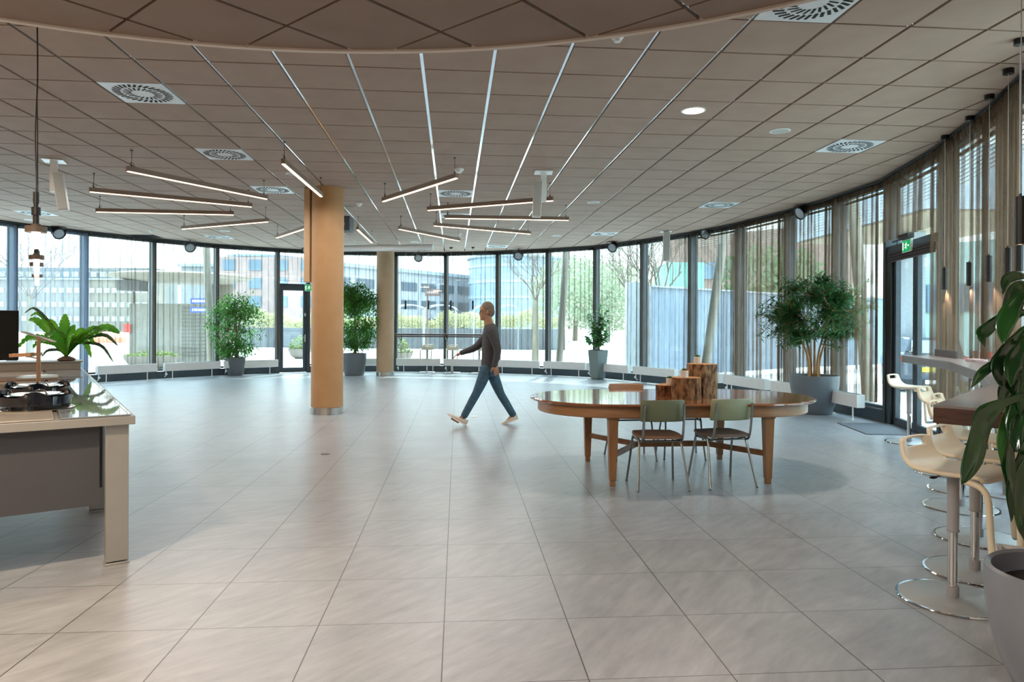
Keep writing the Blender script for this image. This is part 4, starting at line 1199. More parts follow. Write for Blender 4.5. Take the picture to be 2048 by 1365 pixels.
p = PD(2041, 430, 3.6); PENL.append(p); dup(pd0, (p.x, p.y, CEIL), 0, 'biggest and nearest black cylinder pendant, cut by the right frame edge', 'black cylinder pendants over the bar')
for k, (u, lab) in enumerate(((811, 'first small far cylinder pendant before the windows, next to the far column'), (857, 'second small far cylinder pendant over the window counter'), (901.6, 'third small far cylinder pendant, beside the window mullion'), (945.6, 'fourth small far cylinder pendant, near the walking man\'s face'))):
    p = PD(u, 612, 20.0 - .08 * k); dup(pd0, (p.x, p.y, CEIL), 0, lab, 'far cylinder pendants over the window counter')

# lamp-head pendants over the island
M['bulbglow'] = emis('tube_bulb_glow', 'fff0dc', 6)
M['gshade'] = mat('taupe_shade', '6a5c52', .5)
def head_pendant(lab, u, D):
    x = PD(u, 460, D); t = thing('industrial_pendant', lab, 'pendant lamp', (x.x, x.y, CEIL), 0, 'tube bulb pendants over the cooking island')
    k = D / 4.8
    z = 2.10 - CEIL
    q = MB(); q.tube(cr([(0, 0, 0), (.006, 0, -.5), (-.006, 0, -.9), (.004, 0, z + .25)], 6), .0045, 8); q.build('cord', M['black'], t)
    q = MB(); q.cyl((0, 0, z + .17), .018, .08, 16); q.cyl((0, 0, z + .09), .028, .055, 16); q.cyl((0, 0, z + .145), .014, .03, 12); q.cyl((0, 0, z + .03), .019, .06, 16); q.build('socket', M['black'], t)
    q = MB(); q.cyl((0, 0, z - .005), .030, .035, 20); q.cyl((0, 0, z - .028), .065, .042, 32); q.build('lamp_shade', M['gshade'], t, bevel=.002)
    q = MB(); q.lathe([(.020, z - .14), (.0235, z - .135), (.026, z - .028), (.02, z - .026)], n=20); q.build('bulb', M['bulbglow'], t)
    return t
h0 = head_pendant('nearest glowing tube pendant hanging over the cooking island at left', 72, 4.8)
for u, D, lab in ((73, 6.86, 'second tube pendant over the island, just below the nearest one'), (73.6, 7.7, 'third tube pendant over the island'), (74.6, 9.6, 'farthest and lowest-looking tube pendant over the island')):
    x = PD(u, 500, D); dup(h0, (x.x, x.y, CEIL), 0, lab, 'tube bulb pendants over the cooking island')

# ================================================================ linear light bars
LZ = 3.40
BARL = []
bars_px = [((254, 338), (534, 395), 'bronze light bar, highest of the left group'), ((178, 380), (504, 411), 'longest light bar of the left group, second from the top'), ((192, 421), (468, 427), 'nearly level light bar of the left group'),
           ((364, 456), (536, 441), 'light bar of the left group rising to the right'), ((553, 474), (650, 442), 'light bar partly hidden behind the near column'), ((566, 323), (643, 390), 'light bar crossing in front of the top of the near column'),
           ((715, 457), (744, 484), 'shortest steep light bar just right of the near column'), ((766, 400), (914, 352), 'light bar rising steeply toward the smoke detector'), ((855, 418), (1107, 398), 'long light bar passing behind the white hanging speaker'),
           ((889, 434), (1138, 438), 'long level light bar above the vent, right group'), ((867, 449), (1061, 466), 'light bar of the right group sinking to the right, under the level one'), ((798, 456), (919, 480), 'short light bar sinking to the right, nearest the screen case')]
M['bronze'] = mat('bronze_profile', '8a7668', .45, .1)
M['strip'] = emis('light_bar_diffuser', 'ffdcb8', 2.6)
for k, (p0, p1, lab) in enumerate(bars_px):
    a, b_ = PZ(*p0, LZ), PZ(*p1, LZ); mid = (a + b_) / 2; Lb = (b_ - a).length
    t = thing('linear_light_bar', lab, 'light bar', (mid.x, mid.y, LZ), math.atan2(b_.y - a.y, b_.x - a.x), 'suspended linear light bars')
    q = MB(); q.box((0, 0, .006), (Lb, .05, .062)); q.build('housing', M['bronze'], t, bevel=.003)
    q = MB(); q.box((0, 0, -.029), (Lb - .02, .036, .012)); q.build('diffuser', M['strip'], t)
    BARL.append((mid, Lb, t.rotation_euler[2]))
    for sx in (-1, 1):
        q = MB(); x = sx * (Lb / 2 - .06); q.tube([(x, 0, .03), (x, 0, CEIL - LZ - .001)], .0022, 6); q.cyl((x, 0, .035), .008, .03, 10); q.cyl((x, 0, CEIL - LZ - .012), .016, .012, 12)
        if sx == -1: q.tube(cr([(x + .02, 0, .035), (x + .03, 0, .08), (x - .01, .01, .09), (x - .012, 0, .05), (x, 0, .12), (x + .004, 0, CEIL - LZ - .001)], 5), .0025, 6)
        q.build('suspension', M['black'], t)

# ================================================================ ceiling devices
def disc(u, v, r, lab, name, cat, m, lit=False):
    p = PZ(u, v, CEIL); t = thing(name, lab, cat, (p.x, p.y, CEIL))
    q = MB(); q.lathe([(r, 0), (r, -.004), (r * .86, -.008), (r * .84, -.002)], n=40); q.build('trim_ring', M['white'], t)
    q = MB(); q.cyl((0, 0, -.005), r * .84, .004, 36); q.build('diffuser' if lit else 'grille', m, t)
GRL = mat('speaker_mesh', 'c4c6c2', .7, col2='a9aba8', scale=300)
disc(1387, 221, .125, 'lit round recessed downlight at upper right', 'downlight', 'downlight', emis('downlight_glow', 'ffe2c0', 9), True)
for u, v, r, lab in ((1560, 262, .115, 'unlit round white ceiling speaker right of the lit downlight'), (1187, 405, .115, 'round white ceiling speaker right of the hanging speaker'), (1113, 472, .115, 'small far round ceiling speaker above the young tree'),
                     (829, 484, .115, 'round ceiling speaker above the projection screen case'), (450, 462, .115, 'round ceiling speaker above the potted fig'), (588, 348, .115, 'round ceiling speaker behind the light bar at the near column'), (60, 440, .115, 'round ceiling speaker at the far left behind the pendants')):
    disc(u, v, r, lab, 'ceiling_speaker', 'ceiling speaker', GRL)
def smoke(u, v, lab, r=.055):
    p = PZ(u, v, CEIL); t = thing('smoke_detector', lab, 'smoke detector', (p.x, p.y, CEIL))
    q = MB(); q.lathe([(r, 0), (r, -.012), (r * .8, -.03), (r * .55, -.045), (r * .5, -.055), (.005, -.057)], n=28); q.build('body', M['white'], t)
    q = MB(); q.lathe([(r * .82, -.018), (r * .84, -.02), (r * .82, -.024), (r * .7, -.026)], n=28); q.build('slot', M['greytube'], t)
smoke(918, 338, 'white smoke detector at the raised end of a light bar', .07); smoke(718, 407, 'white smoke detector right of the near column'); smoke(302, 461, 'white smoke detector above the left windows'); smoke(919, 467, 'small far white smoke detector between light bars'); smoke(1235, 69, 'white smoke detector at the rim of the round ceiling island'); smoke(1024, 456, 'dark-rimmed small detector right of centre under the light bars')
# hanging wall speakers
def hang_speaker(u, v, zt_, zb_, dx, lab, w=.125, tilt=.06):
    p = PZ(u, v, CEIL); t = thing('hanging_speaker', lab, 'speaker', (p.x, p.y, CEIL), -math.atan2(p.x, p.y) * .6)
    q = MB(); q.box((0, 0, -.008), (.26, .26, .014)); q.build('ceiling_plate', M['white'], t, bevel=.003)
    q = MB(); q.box((0, 0, -.22), (.085, .07, .42)); q.build('bracket', M['white'], t, bevel=.004)
    q = MB(); h = zt_ - zb_; Mx = Matrix.Rotation(tilt, 3, 'Y')
    q.box((dx, -.10, (zt_ + zb_) / 2 - CEIL), (w, .12, h), M=Mx); q.build('cabinet', mat('speaker_white', 'd9d6d0', .5) if 'sw' not in M else M['sw'], t, bevel=.01)
    q = MB(); q.box((dx, -.163, (zt_ + zb_) / 2 - CEIL), (w - .02, .006, h - .03), M=Mx); q.build('grille', GRL, t)
    q = MB(); q.tube([(0, 0, -.32), (dx * .5, -.04, -.34), (dx, -.06, -.34)], .012, 8); q.tube([(0, 0, -.40), (dx * .5, -.05, -.46), (dx, -.06, -.42)], .005, 6); q.build('joint', M['steel'], t)
    M['sw'] = bpy.data.materials['speaker_white']
hang_speaker(108, 321, 3.47, 2.96, .10, 'white hanging speaker on a ceiling bracket, far upper left', tilt=-.14)
hang_speaker(1087, 344, 3.50, 2.98, -.09, 'white hanging speaker in front of the long light bar, right of centre', tilt=.05)
hang_speaker(1332, 463, 3.62, 2.94, 0, 'slim white hanging speaker before the bare tree window', w=.15, tilt=.0)
# screen case and projector
a, b_ = PD(650, 496, 17.2), PD(866, 496.5, 16.8); mid = (a + b_) / 2; Ls = (b_ - a).length
t = thing('projection_screen_case', 'long white roller screen case hanging under the ceiling before the far column', 'projection screen', (mid.x, mid.y, mid.z), math.atan2(b_.y - a.y, b_.x - a.x))
q = MB(); q.tube([(-Ls / 2, 0, 0), (Ls / 2, 0, 0)], .075, 24); q.build('roller_case', M['white'], t)
q = MB(); q.box((0, 0, -.078), (Ls - .1, .02, .012)); q.build('bottom_bar', M['greytube'], t)
for x in (-Ls / 2 + .25, Ls / 2 - .25):
    q = MB(); q.tube([(x, 0, .07), (x, 0, CEIL - mid.z)], .006, 8); q.build('hanger', M['steel'], t)
p = PD(695, 449, 13.0); t = thing('projector', 'dark grey box projector hanging just right of the near column', 'projector', (p.x, p.y, p.z), -YAW)
q = MB(); q.box((-.10, 0, .0), (.36, .34, .27)); q.build('housing', mat('projector_grey', '4c555c', .5), t, bevel=.01)
q = MB(); q.tube([(-.05, -.17, -.02), (-.05, -.19, -.02)], .05, 20); q.build('lens', M['chrome'], t)
q = MB(); q.cyl((-.1, 0, .13), .02, CEIL - p.z - .13, 12); q.build('mount_pole', M['white'], t)
# theatre spotlights along the curtain rail
def spot(u, v, D, r, lab, aim, first=None):
    p = PD(u, v, D)
    t = thing('theatre_spotlight', lab, 'spotlight', (p.x, p.y, p.z), math.atan2(aim.y, aim.x) - PI / 2, 'black spotlights along the curtain rail')
    k = r / .12; Mx = Matrix.Rotation(-.5, 3, 'X')
    q = MB(); q.lathe([(.06 * k, -.16 * k), (.095 * k, -.13 * k), (.10 * k, -.05 * k), (.118 * k, -.03 * k), (.122 * k, .04 * k), (.105 * k, .04 * k), (.10 * k, .02 * k)], n=28, M=Mx @ Matrix.Rotation(-PI / 2, 3, 'X')); q.build('housing', M['black'], t)
    q = MB(); q.lathe([(.001, .024 * k), (.101 * k, .024 * k), (.06 * k, .034 * k), (.001, .037 * k)], n=28, M=Mx @ Matrix.Rotation(-PI / 2, 3, 'X')); q.build('lens', mat('spot_lens', 'b8c4cc', .2, coat=.5) if 'sl' not in M else M['sl'], t)
    q = MB(); zc = CEIL - p.z
    for sx in (-1, 1): q.box((sx * .135 * k, 0, min(.09, zc - .01) * .5), (.012, .03, min(.15, zc + .03)))
    q.box((0, 0, min(.15, zc - .012)), (.28 * k, .03, .012)); q.cyl((0, 0, min(.15, zc - .012)), .012, max(.012, zc - min(.15, zc - .012)), 10)
    q.build('yoke', M['black'], t)
    M['sl'] = bpy.data.materials['spot_lens']
for u, v, D, r, lab in ((117, 467, 15.9, .13, 'black spotlight at the curtain rail near the pendant lamp heads'), (380, 495, 18.4, .13, 'black spotlight above the kiosk roof window'), (613, 500, 20.2, .12, 'black spotlight half hidden by the near column'),
                        (837, 516, 20.7, .12, 'black spotlight above the first far bar stool'), (1037, 512, 20.1, .13, 'black spotlight above and right of the walking man'), (1225, 495, 18.3, .13, 'black spotlight above the square planter'),
                        (1411, 468, 15.9, .12, 'black spotlight above the tall log window'), (1601, 426, 12.6, .12, 'black spotlight above the oleander'), (1803, 352, 10.1, .14, 'largest black spotlight by the right exit doors')):
    spot(u, v, D, r, lab, (Vector((-1.8, 10, 0)) - PD(u, v, D)).normalized())
# exit signs
def exit_sign(u, v, D, w, h, rz, lab, wire=True):
    p = PD(u, v, D); t = thing('exit_sign', lab, 'exit sign', (p.x, p.y, p.z), rz)
    q = MB(); q.box((0, 0, 0), (w, .03, h)); q.build('light_box', M['white'], t, bevel=.002)
    gm = emis('exit_green', '1f9a58', .9) if 'eg' not in M else M['eg']; wm = emis('exit_white', 'f2fff8', 1.0) if 'ew' not in M else M['ew']
    M['eg'] = gm; M['ew'] = wm
    q = MB(); q.box((0, -.017, 0), (w - .02, .003, h - .02)); q.build('green_face', gm, t)
    y = -.0205; k = h / 2 * .78
    q = MB(); q.ell((-.03 * 0 + .16 * k, y, .68 * k), (.13 * k, .002, .13 * k), 12, 8)
    def st(*pts):
        for a, b_ in zip(pts, pts[1:]): q.beam((a[0] * k, y, a[1] * k), (b_[0] * k, y, b_[1] * k), .16 * k, .003, up=(0, 1, 0))
    st((.08, .5), (-.08, .0)); st((-.08, .02), (.2, -.25), (.1, -.7)); st((-.08, .02), (-.35, -.3), (-.7, -.35)); st((.05, .42), (.35, .2), (.5, .32)); st((.05, .42), (-.35, .38), (-.48, .1))
    xd = w / 2 - .05
    q.box((-w / 2 + .045, y, 0), (.03, .002, h * .62)); q.beam((xd - .04, y, -.06 * 0), (xd, y, 0), .02, .003, up=(0, 1, 0))
    q.build('running_man', wm, t)
exit_sign(619, 576, 20.1, .30, .19, -.35 + YAW * 0, 'green exit sign over the left exit door, cut by the near column')
_n = inward(*BL[DOOR_R])
exit_sign(1815, 492, 9.45, .30, .17, math.atan2(_n.y, _n.x) + PI / 2, 'green exit sign at the upper left corner of the right exit doors')
# ================================================================ walking man
MD = 10.05
def J(u, v, dd=0): return PD(u, v, MD + dd)
fwdm = -Vector((RV.x, RV.y, 0)).normalized()          # he walks to the left
lat = Vector((WV.x, WV.y, 0))
mp0 = PZ(970, 851, 0)
man = thing('person', 'man in dark grey sweater, blue jeans and light shoes striding left across the hall', 'person', (mp0.x, mp0.y, 0))
def solid(name, build, m, voxel, smooth_it, parent):
    q = MB(); build(q)
    o = q.build(name + '_raw', m, parent, world=True)
    r = o.modifiers.new('r', 'REMESH'); r.mode = 'VOXEL'; r.voxel_size = voxel
    s_ = o.modifiers.new('s', 'SMOOTH'); s_.iterations = smooth_it; s_.factor = .5
    dg = bpy.context.evaluated_depsgraph_get(); dg.update()
    me = bpy.data.meshes.new_from_object(o.evaluated_get(dg))
    me.name = name
    o.modifiers.clear(); old = o.data; o.data = me; bpy.data.meshes.remove(old); o.name = name
    me.polygons.foreach_set('use_smooth', [True] * len(me.polygons))
    if not me.materials: me.materials.append(m)
    return o
def limb(q, pts, rs, flat=None, n=14, sub=4):
    """smooth tapering limb with round ends"""
    P = cr(pts, sub); k = len(pts) - 1; Rr = []
    for i in range(len(P)):
        t_ = i / sub; a = min(int(t_), k - 1); f = t_ - a; Rr.append(rs[a] * (1 - f) + rs[a + 1] * f)
    q.tube(P, Rr, n)
    for p, r in ((pts[0], rs[0]), (pts[-1], rs[-1])): q.ell(p, (r, r, r), 12, 8)
def section(q, pts, fb, lt):
    P = cr(pts, 4); k = len(pts) - 1; fl = []
    for i in range(len(P)):
        t_ = i / 4; a = min(int(t_), k - 1); f = t_ - a; fl.append((fb[a] * (1 - f) + fb[a + 1] * f, lt[a] * (1 - f) + lt[a + 1] * f))
    q.tube(P, [1] * len(P), 28, flat=fl, up=fwdm)
HIP_F, KN_F, AN_F = J(973, 742, -.09), J(953, 787, -.10), J(929, 831, -.10)
HIP_R, KN_R, AN_R = J(982, 742, .09), J(1001, 788, .10), J(1026, 830, .10)
SH_N, EL_N, WR_N = J(983, 664, -.19), J(995, 701, -.235), J(989, 731, -.235)
SH_F, EL_F, WR_F = J(978, 665, .18), J(953, 694, .22), J(923, 706, .20)
def hand(q, wr, d, palmn, curl):
    """wr wrist, d towards fingers, palmn palm normal (fingers curl to it)"""
    d = Vector(d).normalized(); palmn = (Vector(palmn) - d * Vector(palmn).dot(d)).normalized(); sd = d.cross(palmn).normalized()
    M3 = Matrix((sd, d, palmn)).transposed()
    q.ell(wr + d * .045, (.040, .052, .016), 14, 10, M=M3)
    for k, (ox, L_) in enumerate(((-.031, .072), (-.011, .082), (.010, .077), (.030, .060))):
        b_ = wr + d * .082 + sd * ox; a0 = curl
        p1 = b_ + (d * math.cos(a0) + palmn * math.sin(a0)) * L_ * .45
        p2 = p1 + (d * math.cos(a0 * 2) + palmn * math.sin(a0 * 2)) * L_ * .32
        p3 = p2 + (d * math.cos(a0 * 2.8) + palmn * math.sin(a0 * 2.8)) * L_ * .25
        q.tube([b_ - d * .02, b_, p1, p2, p3], [.0095, .0095, .0088, .008, .006], 8)
    b_ = wr + d * .028 - sd * .034
    q.tube([b_, b_ - sd * .025 + d * .02 + palmn * .012, b_ - sd * .036 + d * .045 + palmn * .02, b_ - sd * .036 + d * .062 + palmn * .024], [.014, .012, .0105, .007], 8)
def body(q):
    dn = Vector((0, 0, -1))
    q.ell(J(973, 620.5), (.098, .078, .112), 24, 16, M=Matrix((fwdm, lat, Vector((0, 0, 1)))).transposed())
    q.ell(J(968.5, 629.5), (.068, .058, .085), 20, 14, M=Matrix((fwdm, lat, Vector((0, 0, 1)))).transposed())
    q.ell(J(964.5, 638), (.035, .038, .026), 14, 10)
    q.tube([J(961.8, 621), J(959.2, 627.5), J(961.5, 629)], [.010, .016, .010], 8)            # nose
    q.ell(J(961.6, 633.3), (.013, .026, .008), 10, 8, M=Matrix((fwdm, lat, Vector((0, 0, 1)))).transposed())   # lips
    q.ell(J(962.5, 618.2), (.014, .052, .010), 12, 8, M=Matrix((fwdm, lat, Vector((0, 0, 1)))).transposed())   # brow
    for s_ in (-1, 1):
        q.ell(J(974.5, 625, s_ * .078), (.018, .010, .032), 12, 8, M=Matrix((fwdm, lat, Vector((0, 0, 1)))).transposed())   # ears
    limb(q, [J(974.5, 630), J(976.5, 643), J(978.5, 655)], [.060, .064, .078])
    section(q, [J(979, 652), J(980, 662), J(981, 680), J(980, 705), J(978, 725), J(978, 745)], [.06, .085, .105, .095, .095, .10], [.07, .15, .16, .14, .14, .15])
    limb(q, [SH_N, EL_N, WR_N], [.05, .038, .027]); limb(q, [SH_F, EL_F, WR_F], [.05, .038, .027])
    limb(q, [HIP_F, KN_F, AN_F], [.085, .055, .038]); limb(q, [HIP_R, KN_R, AN_R], [.085, .055, .038])
    hand(q, WR_N, (J(994, 747, -.235) - WR_N), lat + fwdm * .35, .28)
    hand(q, WR_F, (J(909, 712, .2) - WR_F), Vector((0, 0, -1)) + fwdm * -.3, .3)
    q.tube([AN_F, J(915, 843, -.1), J(903, 836, -.1)], [.036, .034, .025], 10); q.tube([AN_R, J(1018, 841, .1), J(1008, 848, .1)], [.034, .034, .02], 10)
skin = mat('skin_tanned', 'b08468', .55, col2='a2765a', scale=10)
solid('body', body, skin, .0055, 3, man)
def sweater(q):
    section(q, [J(978.5, 649), J(980, 656), J(981.5, 668), J(981.5, 688), J(980.5, 712), J(979, 730), J(978.5, 742)], [.070, .095, .118, .128, .122, .122, .118], [.082, .145, .185, .18, .165, .165, .165])
    limb(q, [J(981.5, 665, -.12), SH_N, EL_N, WR_N], [.085, .072, .056, .038]); limb(q, [J(980, 665, .12), SH_F, EL_F, WR_F], [.085, .072, .056, .038])
def cutoff(o, p, nrm): pass
so = solid('sweater', sweater, mat('charcoal_knit', '4b4a4c', .85, col2='414042', scale=40, bump=.3, bscale=160), .0075, 3, man)
def trousers(q):
    section(q, [J(978.5, 727), J(978, 735), J(978, 745), J(978, 753)], [.108, .112, .112, .09], [.155, .165, .17, .14])
    limb(q, [HIP_F + Vector((0, 0, .02)), HIP_F.lerp(KN_F, .5), KN_F, KN_F.lerp(AN_F, .35), AN_F + Vector((0, 0, .0))], [.090, .080, .063, .060, .052])
    limb(q, [HIP_R + Vector((0, 0, .02)), HIP_R.lerp(KN_R, .5), KN_R, KN_R.lerp(AN_R, .35), AN_R], [.090, .080, .063, .060, .052])
solid('jeans', trousers, mat('blue_denim', '3d5e72', .8, col2='33505f', scale=22, bump=.3, bscale=120), .0075, 3, man)
def shoe(name, heel, toe, dd):
    h, tt = J(*heel, dd), J(*toe, dd); d = (tt - h).normalized(); up = lat.cross(d); up = up if up.z > 0 else -up
    q = MB(); n = 16; vs = []; K = 11; L_ = (tt - h).length
    for i in range(K):
        s_ = i / (K - 1); w = .038 + .012 * math.sin(PI * min(1, s_ * 1.15)); w *= 1 - max(0, s_ - .82) * 3.2; w *= .75 + .25 * min(1, s_ * 8)
        hh = .085 - .045 * min(1, s_ * 1.6) - .022 * max(0, s_ - .7) / .3
        for j in range(n):
            a = 2 * PI * j / n; vs.append(h + d * (L_ * s_) + lat * (w * math.cos(a)) + up * (hh * .5 + hh * .5 * math.copysign(abs(math.sin(a)) ** .7, math.sin(a))))
    q.add(vs, [(i * n + j, i * n + (j + 1) % n, (i + 1) * n + (j + 1) % n, (i + 1) * n + j) for i in range(K - 1) for j in range(n)] + [tuple(range(n)), tuple(reversed([(K - 1) * n + j for j in range(n)]))])
    o = q.build('shoe', mat('beige_canvas', 'd2c6b6', .7) if 'cv' not in M else M['cv'], man, world=True); M['cv'] = bpy.data.materials['beige_canvas']
    q = MB(); vs = []
    for i in range(K):
        s_ = i / (K - 1); w = .042 + .012 * math.sin(PI * min(1, s_ * 1.15)); w *= 1 - max(0, s_ - .82) * 3.0; w *= .78 + .22 * min(1, s_ * 8)
        for e_ in (-.004, .014):
            for sgn_ in (-1, 1): vs.append(h + d * (L_ * s_ * 1.03 - .004) + lat * (w * sgn_) + up * e_)
    f = []
    for i in range(K - 1):
        a = 4 * i; f += [(a, a + 1, a + 5, a + 4), (a + 2, a + 6, a + 7, a + 3), (a, a + 4, a + 6, a + 2), (a + 1, a + 3, a + 7, a + 5)]
    f += [(0, 2, 3, 1), (4 * K - 4, 4 * K - 3, 4 * K - 1, 4 * K - 2)]
    q.add(vs, f); q.build('sole', mat('white_sole', 'e6e2da', .5) if 'wso' not in M else M['wso'], o, smooth=False)
    o.children[0].data.transform(Matrix.Translation(-Vector(man.location))); M['wso'] = bpy.data.materials['white_sole']
shoe('l', (932, 851.5), (895, 829), -.10)
shoe('r', (1037, 838), (1002, 850.5), .10)
def hair(q):
    Mx = Matrix((fwdm, lat, Vector((0, 0, 1)))).transposed()
    q.ell(J(975, 617.8), (.099, .083, .107), 24, 16, M=Mx); q.ell(J(979, 624), (.078, .081, .085), 20, 14, M=Mx)
hm = mat('short_grey_hair', '8a7666', .9, col2='6e5f54', scale=60, bump=.6)
ho = solid('hair', hair, hm, .007, 2, man)
q = MB()
for s_ in (-1, 1):
    q.tube([J(961.5, 622, s_ * .055), J(974, 622.5, s_ * .082), J(976, 624, s_ * .082)], .0035, 6)
    c_ = J(960.3, 623.2, s_ * .032); pts = [c_ + lat * (.024 * math.cos(a)) + Vector((0, 0, .016 * math.sin(a))) for a in [2 * PI * k / 14 for k in range(15)]]
    q.tube(pts, .003, 6, caps=False)
    q.tube([c_ + lat * (.024 * s_), J(961.5, 622, s_ * .055)], .003, 6)
q.tube([J(960, 622.5, -.01), J(960, 622.5, .01)], .003, 6)
q.build('glasses', M['black'], man, world=True)
q = MB()
for s_ in (-1, 1):
    q.ell(J(962.6, 623.2, s_ * .031), (.010, .013, .010), 12, 8)
q.build('eye', mat('eye', 'd8d0c8', .2, col2='3a2a22', scale=40), man, world=True)
# ================================================================ outside
q = MB(); q.box((0, 60, -.31), (400, 300, .1)); struct(q.build('plaza_ground', mat('pale_paving', 'd8d6d0', .7, col2='c9c6c0', scale=.4), smooth=False))
def XD(u, D): return (u - 1024) / F * D
def zv(v, D): return H + (CY - v) / F * D
GZ = -.26
WG = mat('far_window_glass', '5f7280', .3, col2='4f6472', scale=.3)
def building(name, lab, cat, u0, D0, u1, D1, ztop, depth, wallm, cols=0, rows=0, ww=1.2, wh=1.2, z_first=1.5, dz=3.0, wm=None, cap=None):
    a, b_ = CW(XD(u0, D0), D0), CW(XD(u1, D1), D1); mid = (a + b_) / 2; d = b_ - a; Ln = d.length; rz = math.atan2(d.y, d.x)
    t = thing(name, lab, cat, (mid.x, mid.y, GZ), rz)
    q = MB(); q.box((0, depth / 2, (ztop - GZ) / 2), (Ln, depth, ztop - GZ)); q.build('wall', wallm, t, smooth=False)
    if cap:
        q = MB(); q.box((0, depth / 2, ztop - GZ + cap / 2), (Ln + .8, depth + .8, cap)); q.build('roof', mat('pale_roof', '8c989e', .6) if 'pr' not in M else M['pr'], t, smooth=False); M['pr'] = bpy.data.materials['pale_roof']
    for r in range(rows):
        for c in range(cols):
            x = -Ln / 2 + Ln * (c + .5) / cols
            q = MB(); q.box((x, -.03, z_first + r * dz - GZ), (ww, .16, wh)); q.build('window', wm or WG, t, smooth=False)
    return t, Ln
bm1 = mat('grey_brown_render', '7d776e', .9, col2='716b62', scale=.6)
building('terrace_block', 'long grey block of flats with rows of small windows outside at far left', 'building', -80, 132, 312, 132, 9.6, 3.5, bm1, 26, 3, .95, .95, 2.2, 2.7, mat('white_framed_window', 'a3aab0', .4), cap=.3)
building('mansard_block', 'grey upper storey with dormer windows behind the far left flats', 'building', -60, 136, 306, 136, 12.2, 10, mat('slate_upper', '6c6e6c', .9), 20, 1, 1.2, 1.0, 10.9, 3, mat('dormer_white', 'a0a6aa', .5))
pk = mat('pinkish_cladding', '927f7b', .85, col2='887571', scale=.5)
building('pink_block', 'pale pinkish flat-roofed building with square windows outside, behind the left fig', 'building', 432, 84, 640, 84, 9.5, 14, pk, 4, 4, 1.5, 1.3, 1.9, 2.2, cap=None)
building('far_roof_block', 'low pale building with overhanging roof behind the kiosk', 'building', 362, 100, 470, 100, 9.6, 10, mat('grey_cladding', '7b7e80', .8), 5, 1, 2, 1.2, 7.8, 3, cap=.4)
lg_ = mat('pale_concrete', '94979d', .8, col2='8a8d95', scale=.5)
tb_, Ln_ = building('ribbon_window_block', 'long pale office block with dark ribbon windows receding to the right outside', 'building', 600, 88, 975, 122, 9.2, 16, lg_, 9, 3, 3.4, 1.3, 1.7, 2.7, mat('ribbon_glass', '47535e', .3), cap=.5)
q = MB(); q.lathe([(2, 10.3), (4.5, 10.6), (4.6, 10.9), (2, 11.4), (.1, 11.5)], n=32); o = q.build('roof_dome', mat('roof_dome_grey', '93a4ac', .5), loc=tuple(CW(XD(528, 89), 89, -1.0))); tag(o, 'low grey-blue domed rooftop above the pinkish building', 'roof')
# glass tower
p = CW(XD(1030, 112), 112); t = thing('glass_tower', 'tall rounded bluish glass office tower outside above the walking man', 'building', (p.x, p.y, GZ))
q = MB(); q.cyl((0, 0, 0), 7.4, 12.0, 48); q.build('glass_wall', mat('blue_curtain_wall', '7c8f9f', .35, col2='8a9dab', scale=.4), t, smooth=True)
for k in range(5):
    q = MB(); q.lathe([(7.42, .9 + k * 2.4), (7.5, .9 + k * 2.4), (7.5, 1.35 + k * 2.4), (7.42, 1.35 + k * 2.4)], n=48); q.build('floor_band', mat('tower_band', '97a6b2', .5) if 'tbd' not in M else M['tbd'], t); M['tbd'] = bpy.data.materials['tower_band']
q = MB(); q.cyl((0, 0, 12.0), 7.8, .3, 48); q.build('roof', M['pr'], t)
# kiosk
p = CW(XD(362, 31), 31); t = thing('kiosk', 'kiosk with wide flat disc roof and slatted box walls outside at left', 'kiosk', (p.x, p.y, GZ))
q = MB(); q.lathe([(.1, 3.52), (1.9, 3.50), (2.95, 3.72), (3.0, 3.78), (2.6, 3.86), (.1, 3.95)], n=48); q.build('roof', mat('kiosk_roof', '7e7366', .7), t)
KC = mat('kiosk_core', '6c6154', .8)
for x_, y_, r_ in ((-2.2, .4, .05), (1.5, .4, .05), (1.25, 1.6, .5)):
    q = MB(); q.cyl((x_, y_, 0), r_, 3.55, 20); q.build('post', KC, t)
q = MB(); q.box((-.5, .2, 1.28), (2.9, 1.6, 2.56))
kb = q.build('box_wall', mat('kiosk_slats', '7c766c', .7, col2='6e695f', scale=6, stretch=(1, 1, 8)), t)
q = MB()
for k in range(14): q.box((.95, -.62, .3 + k * .16), (1.4, .03, .05))
for k in range(6): q.box((.3 + k * .26, -.6, 1.3), (.03, .04, 2.5))
q.build('slatted_screen', mat('screen_slats', '55524b', .6), t)
q = MB(); q.box((-2.0, -.68, 1.48), (.28, .04, .38)); q.build('red_panel', mat('red_sign', 'c8382e', .5), t)
q = MB(); q.box((-1.55, -1.2, 3.30), (.9, .9, .45)); q.build('dark_fixture', mat('kiosk_dark', '4a4646', .6), t)
# direction sign
p = CW(XD(402, 27), 27); t = thing('direction_sign', 'two blue direction boards on a thin pole outside by the kiosk', 'sign', (p.x, p.y, GZ))
q = MB(); q.cyl((.38, 0, 0), .025, 2.95, 10); q.build('pole', M['greytube'], t)
bs = mat('blue_sign', '3048a0', .5); ws = mat('white_letter', 'e8ecf4', .5)
for z in (2.57, 2.23):
    q = MB(); q.box((0, -.02, z), (.78, .03, .22)); bo = q.build('board', bs, t)
    q = MB(); rnd = random.Random(int(z * 10)); x = -.3
    while x < .3:
        w = rnd.uniform(.02, .045); q.box((x, -.037, z), (w, .004, .09)); x += w + .02
    q.build('lettering', ws, bo, smooth=False)
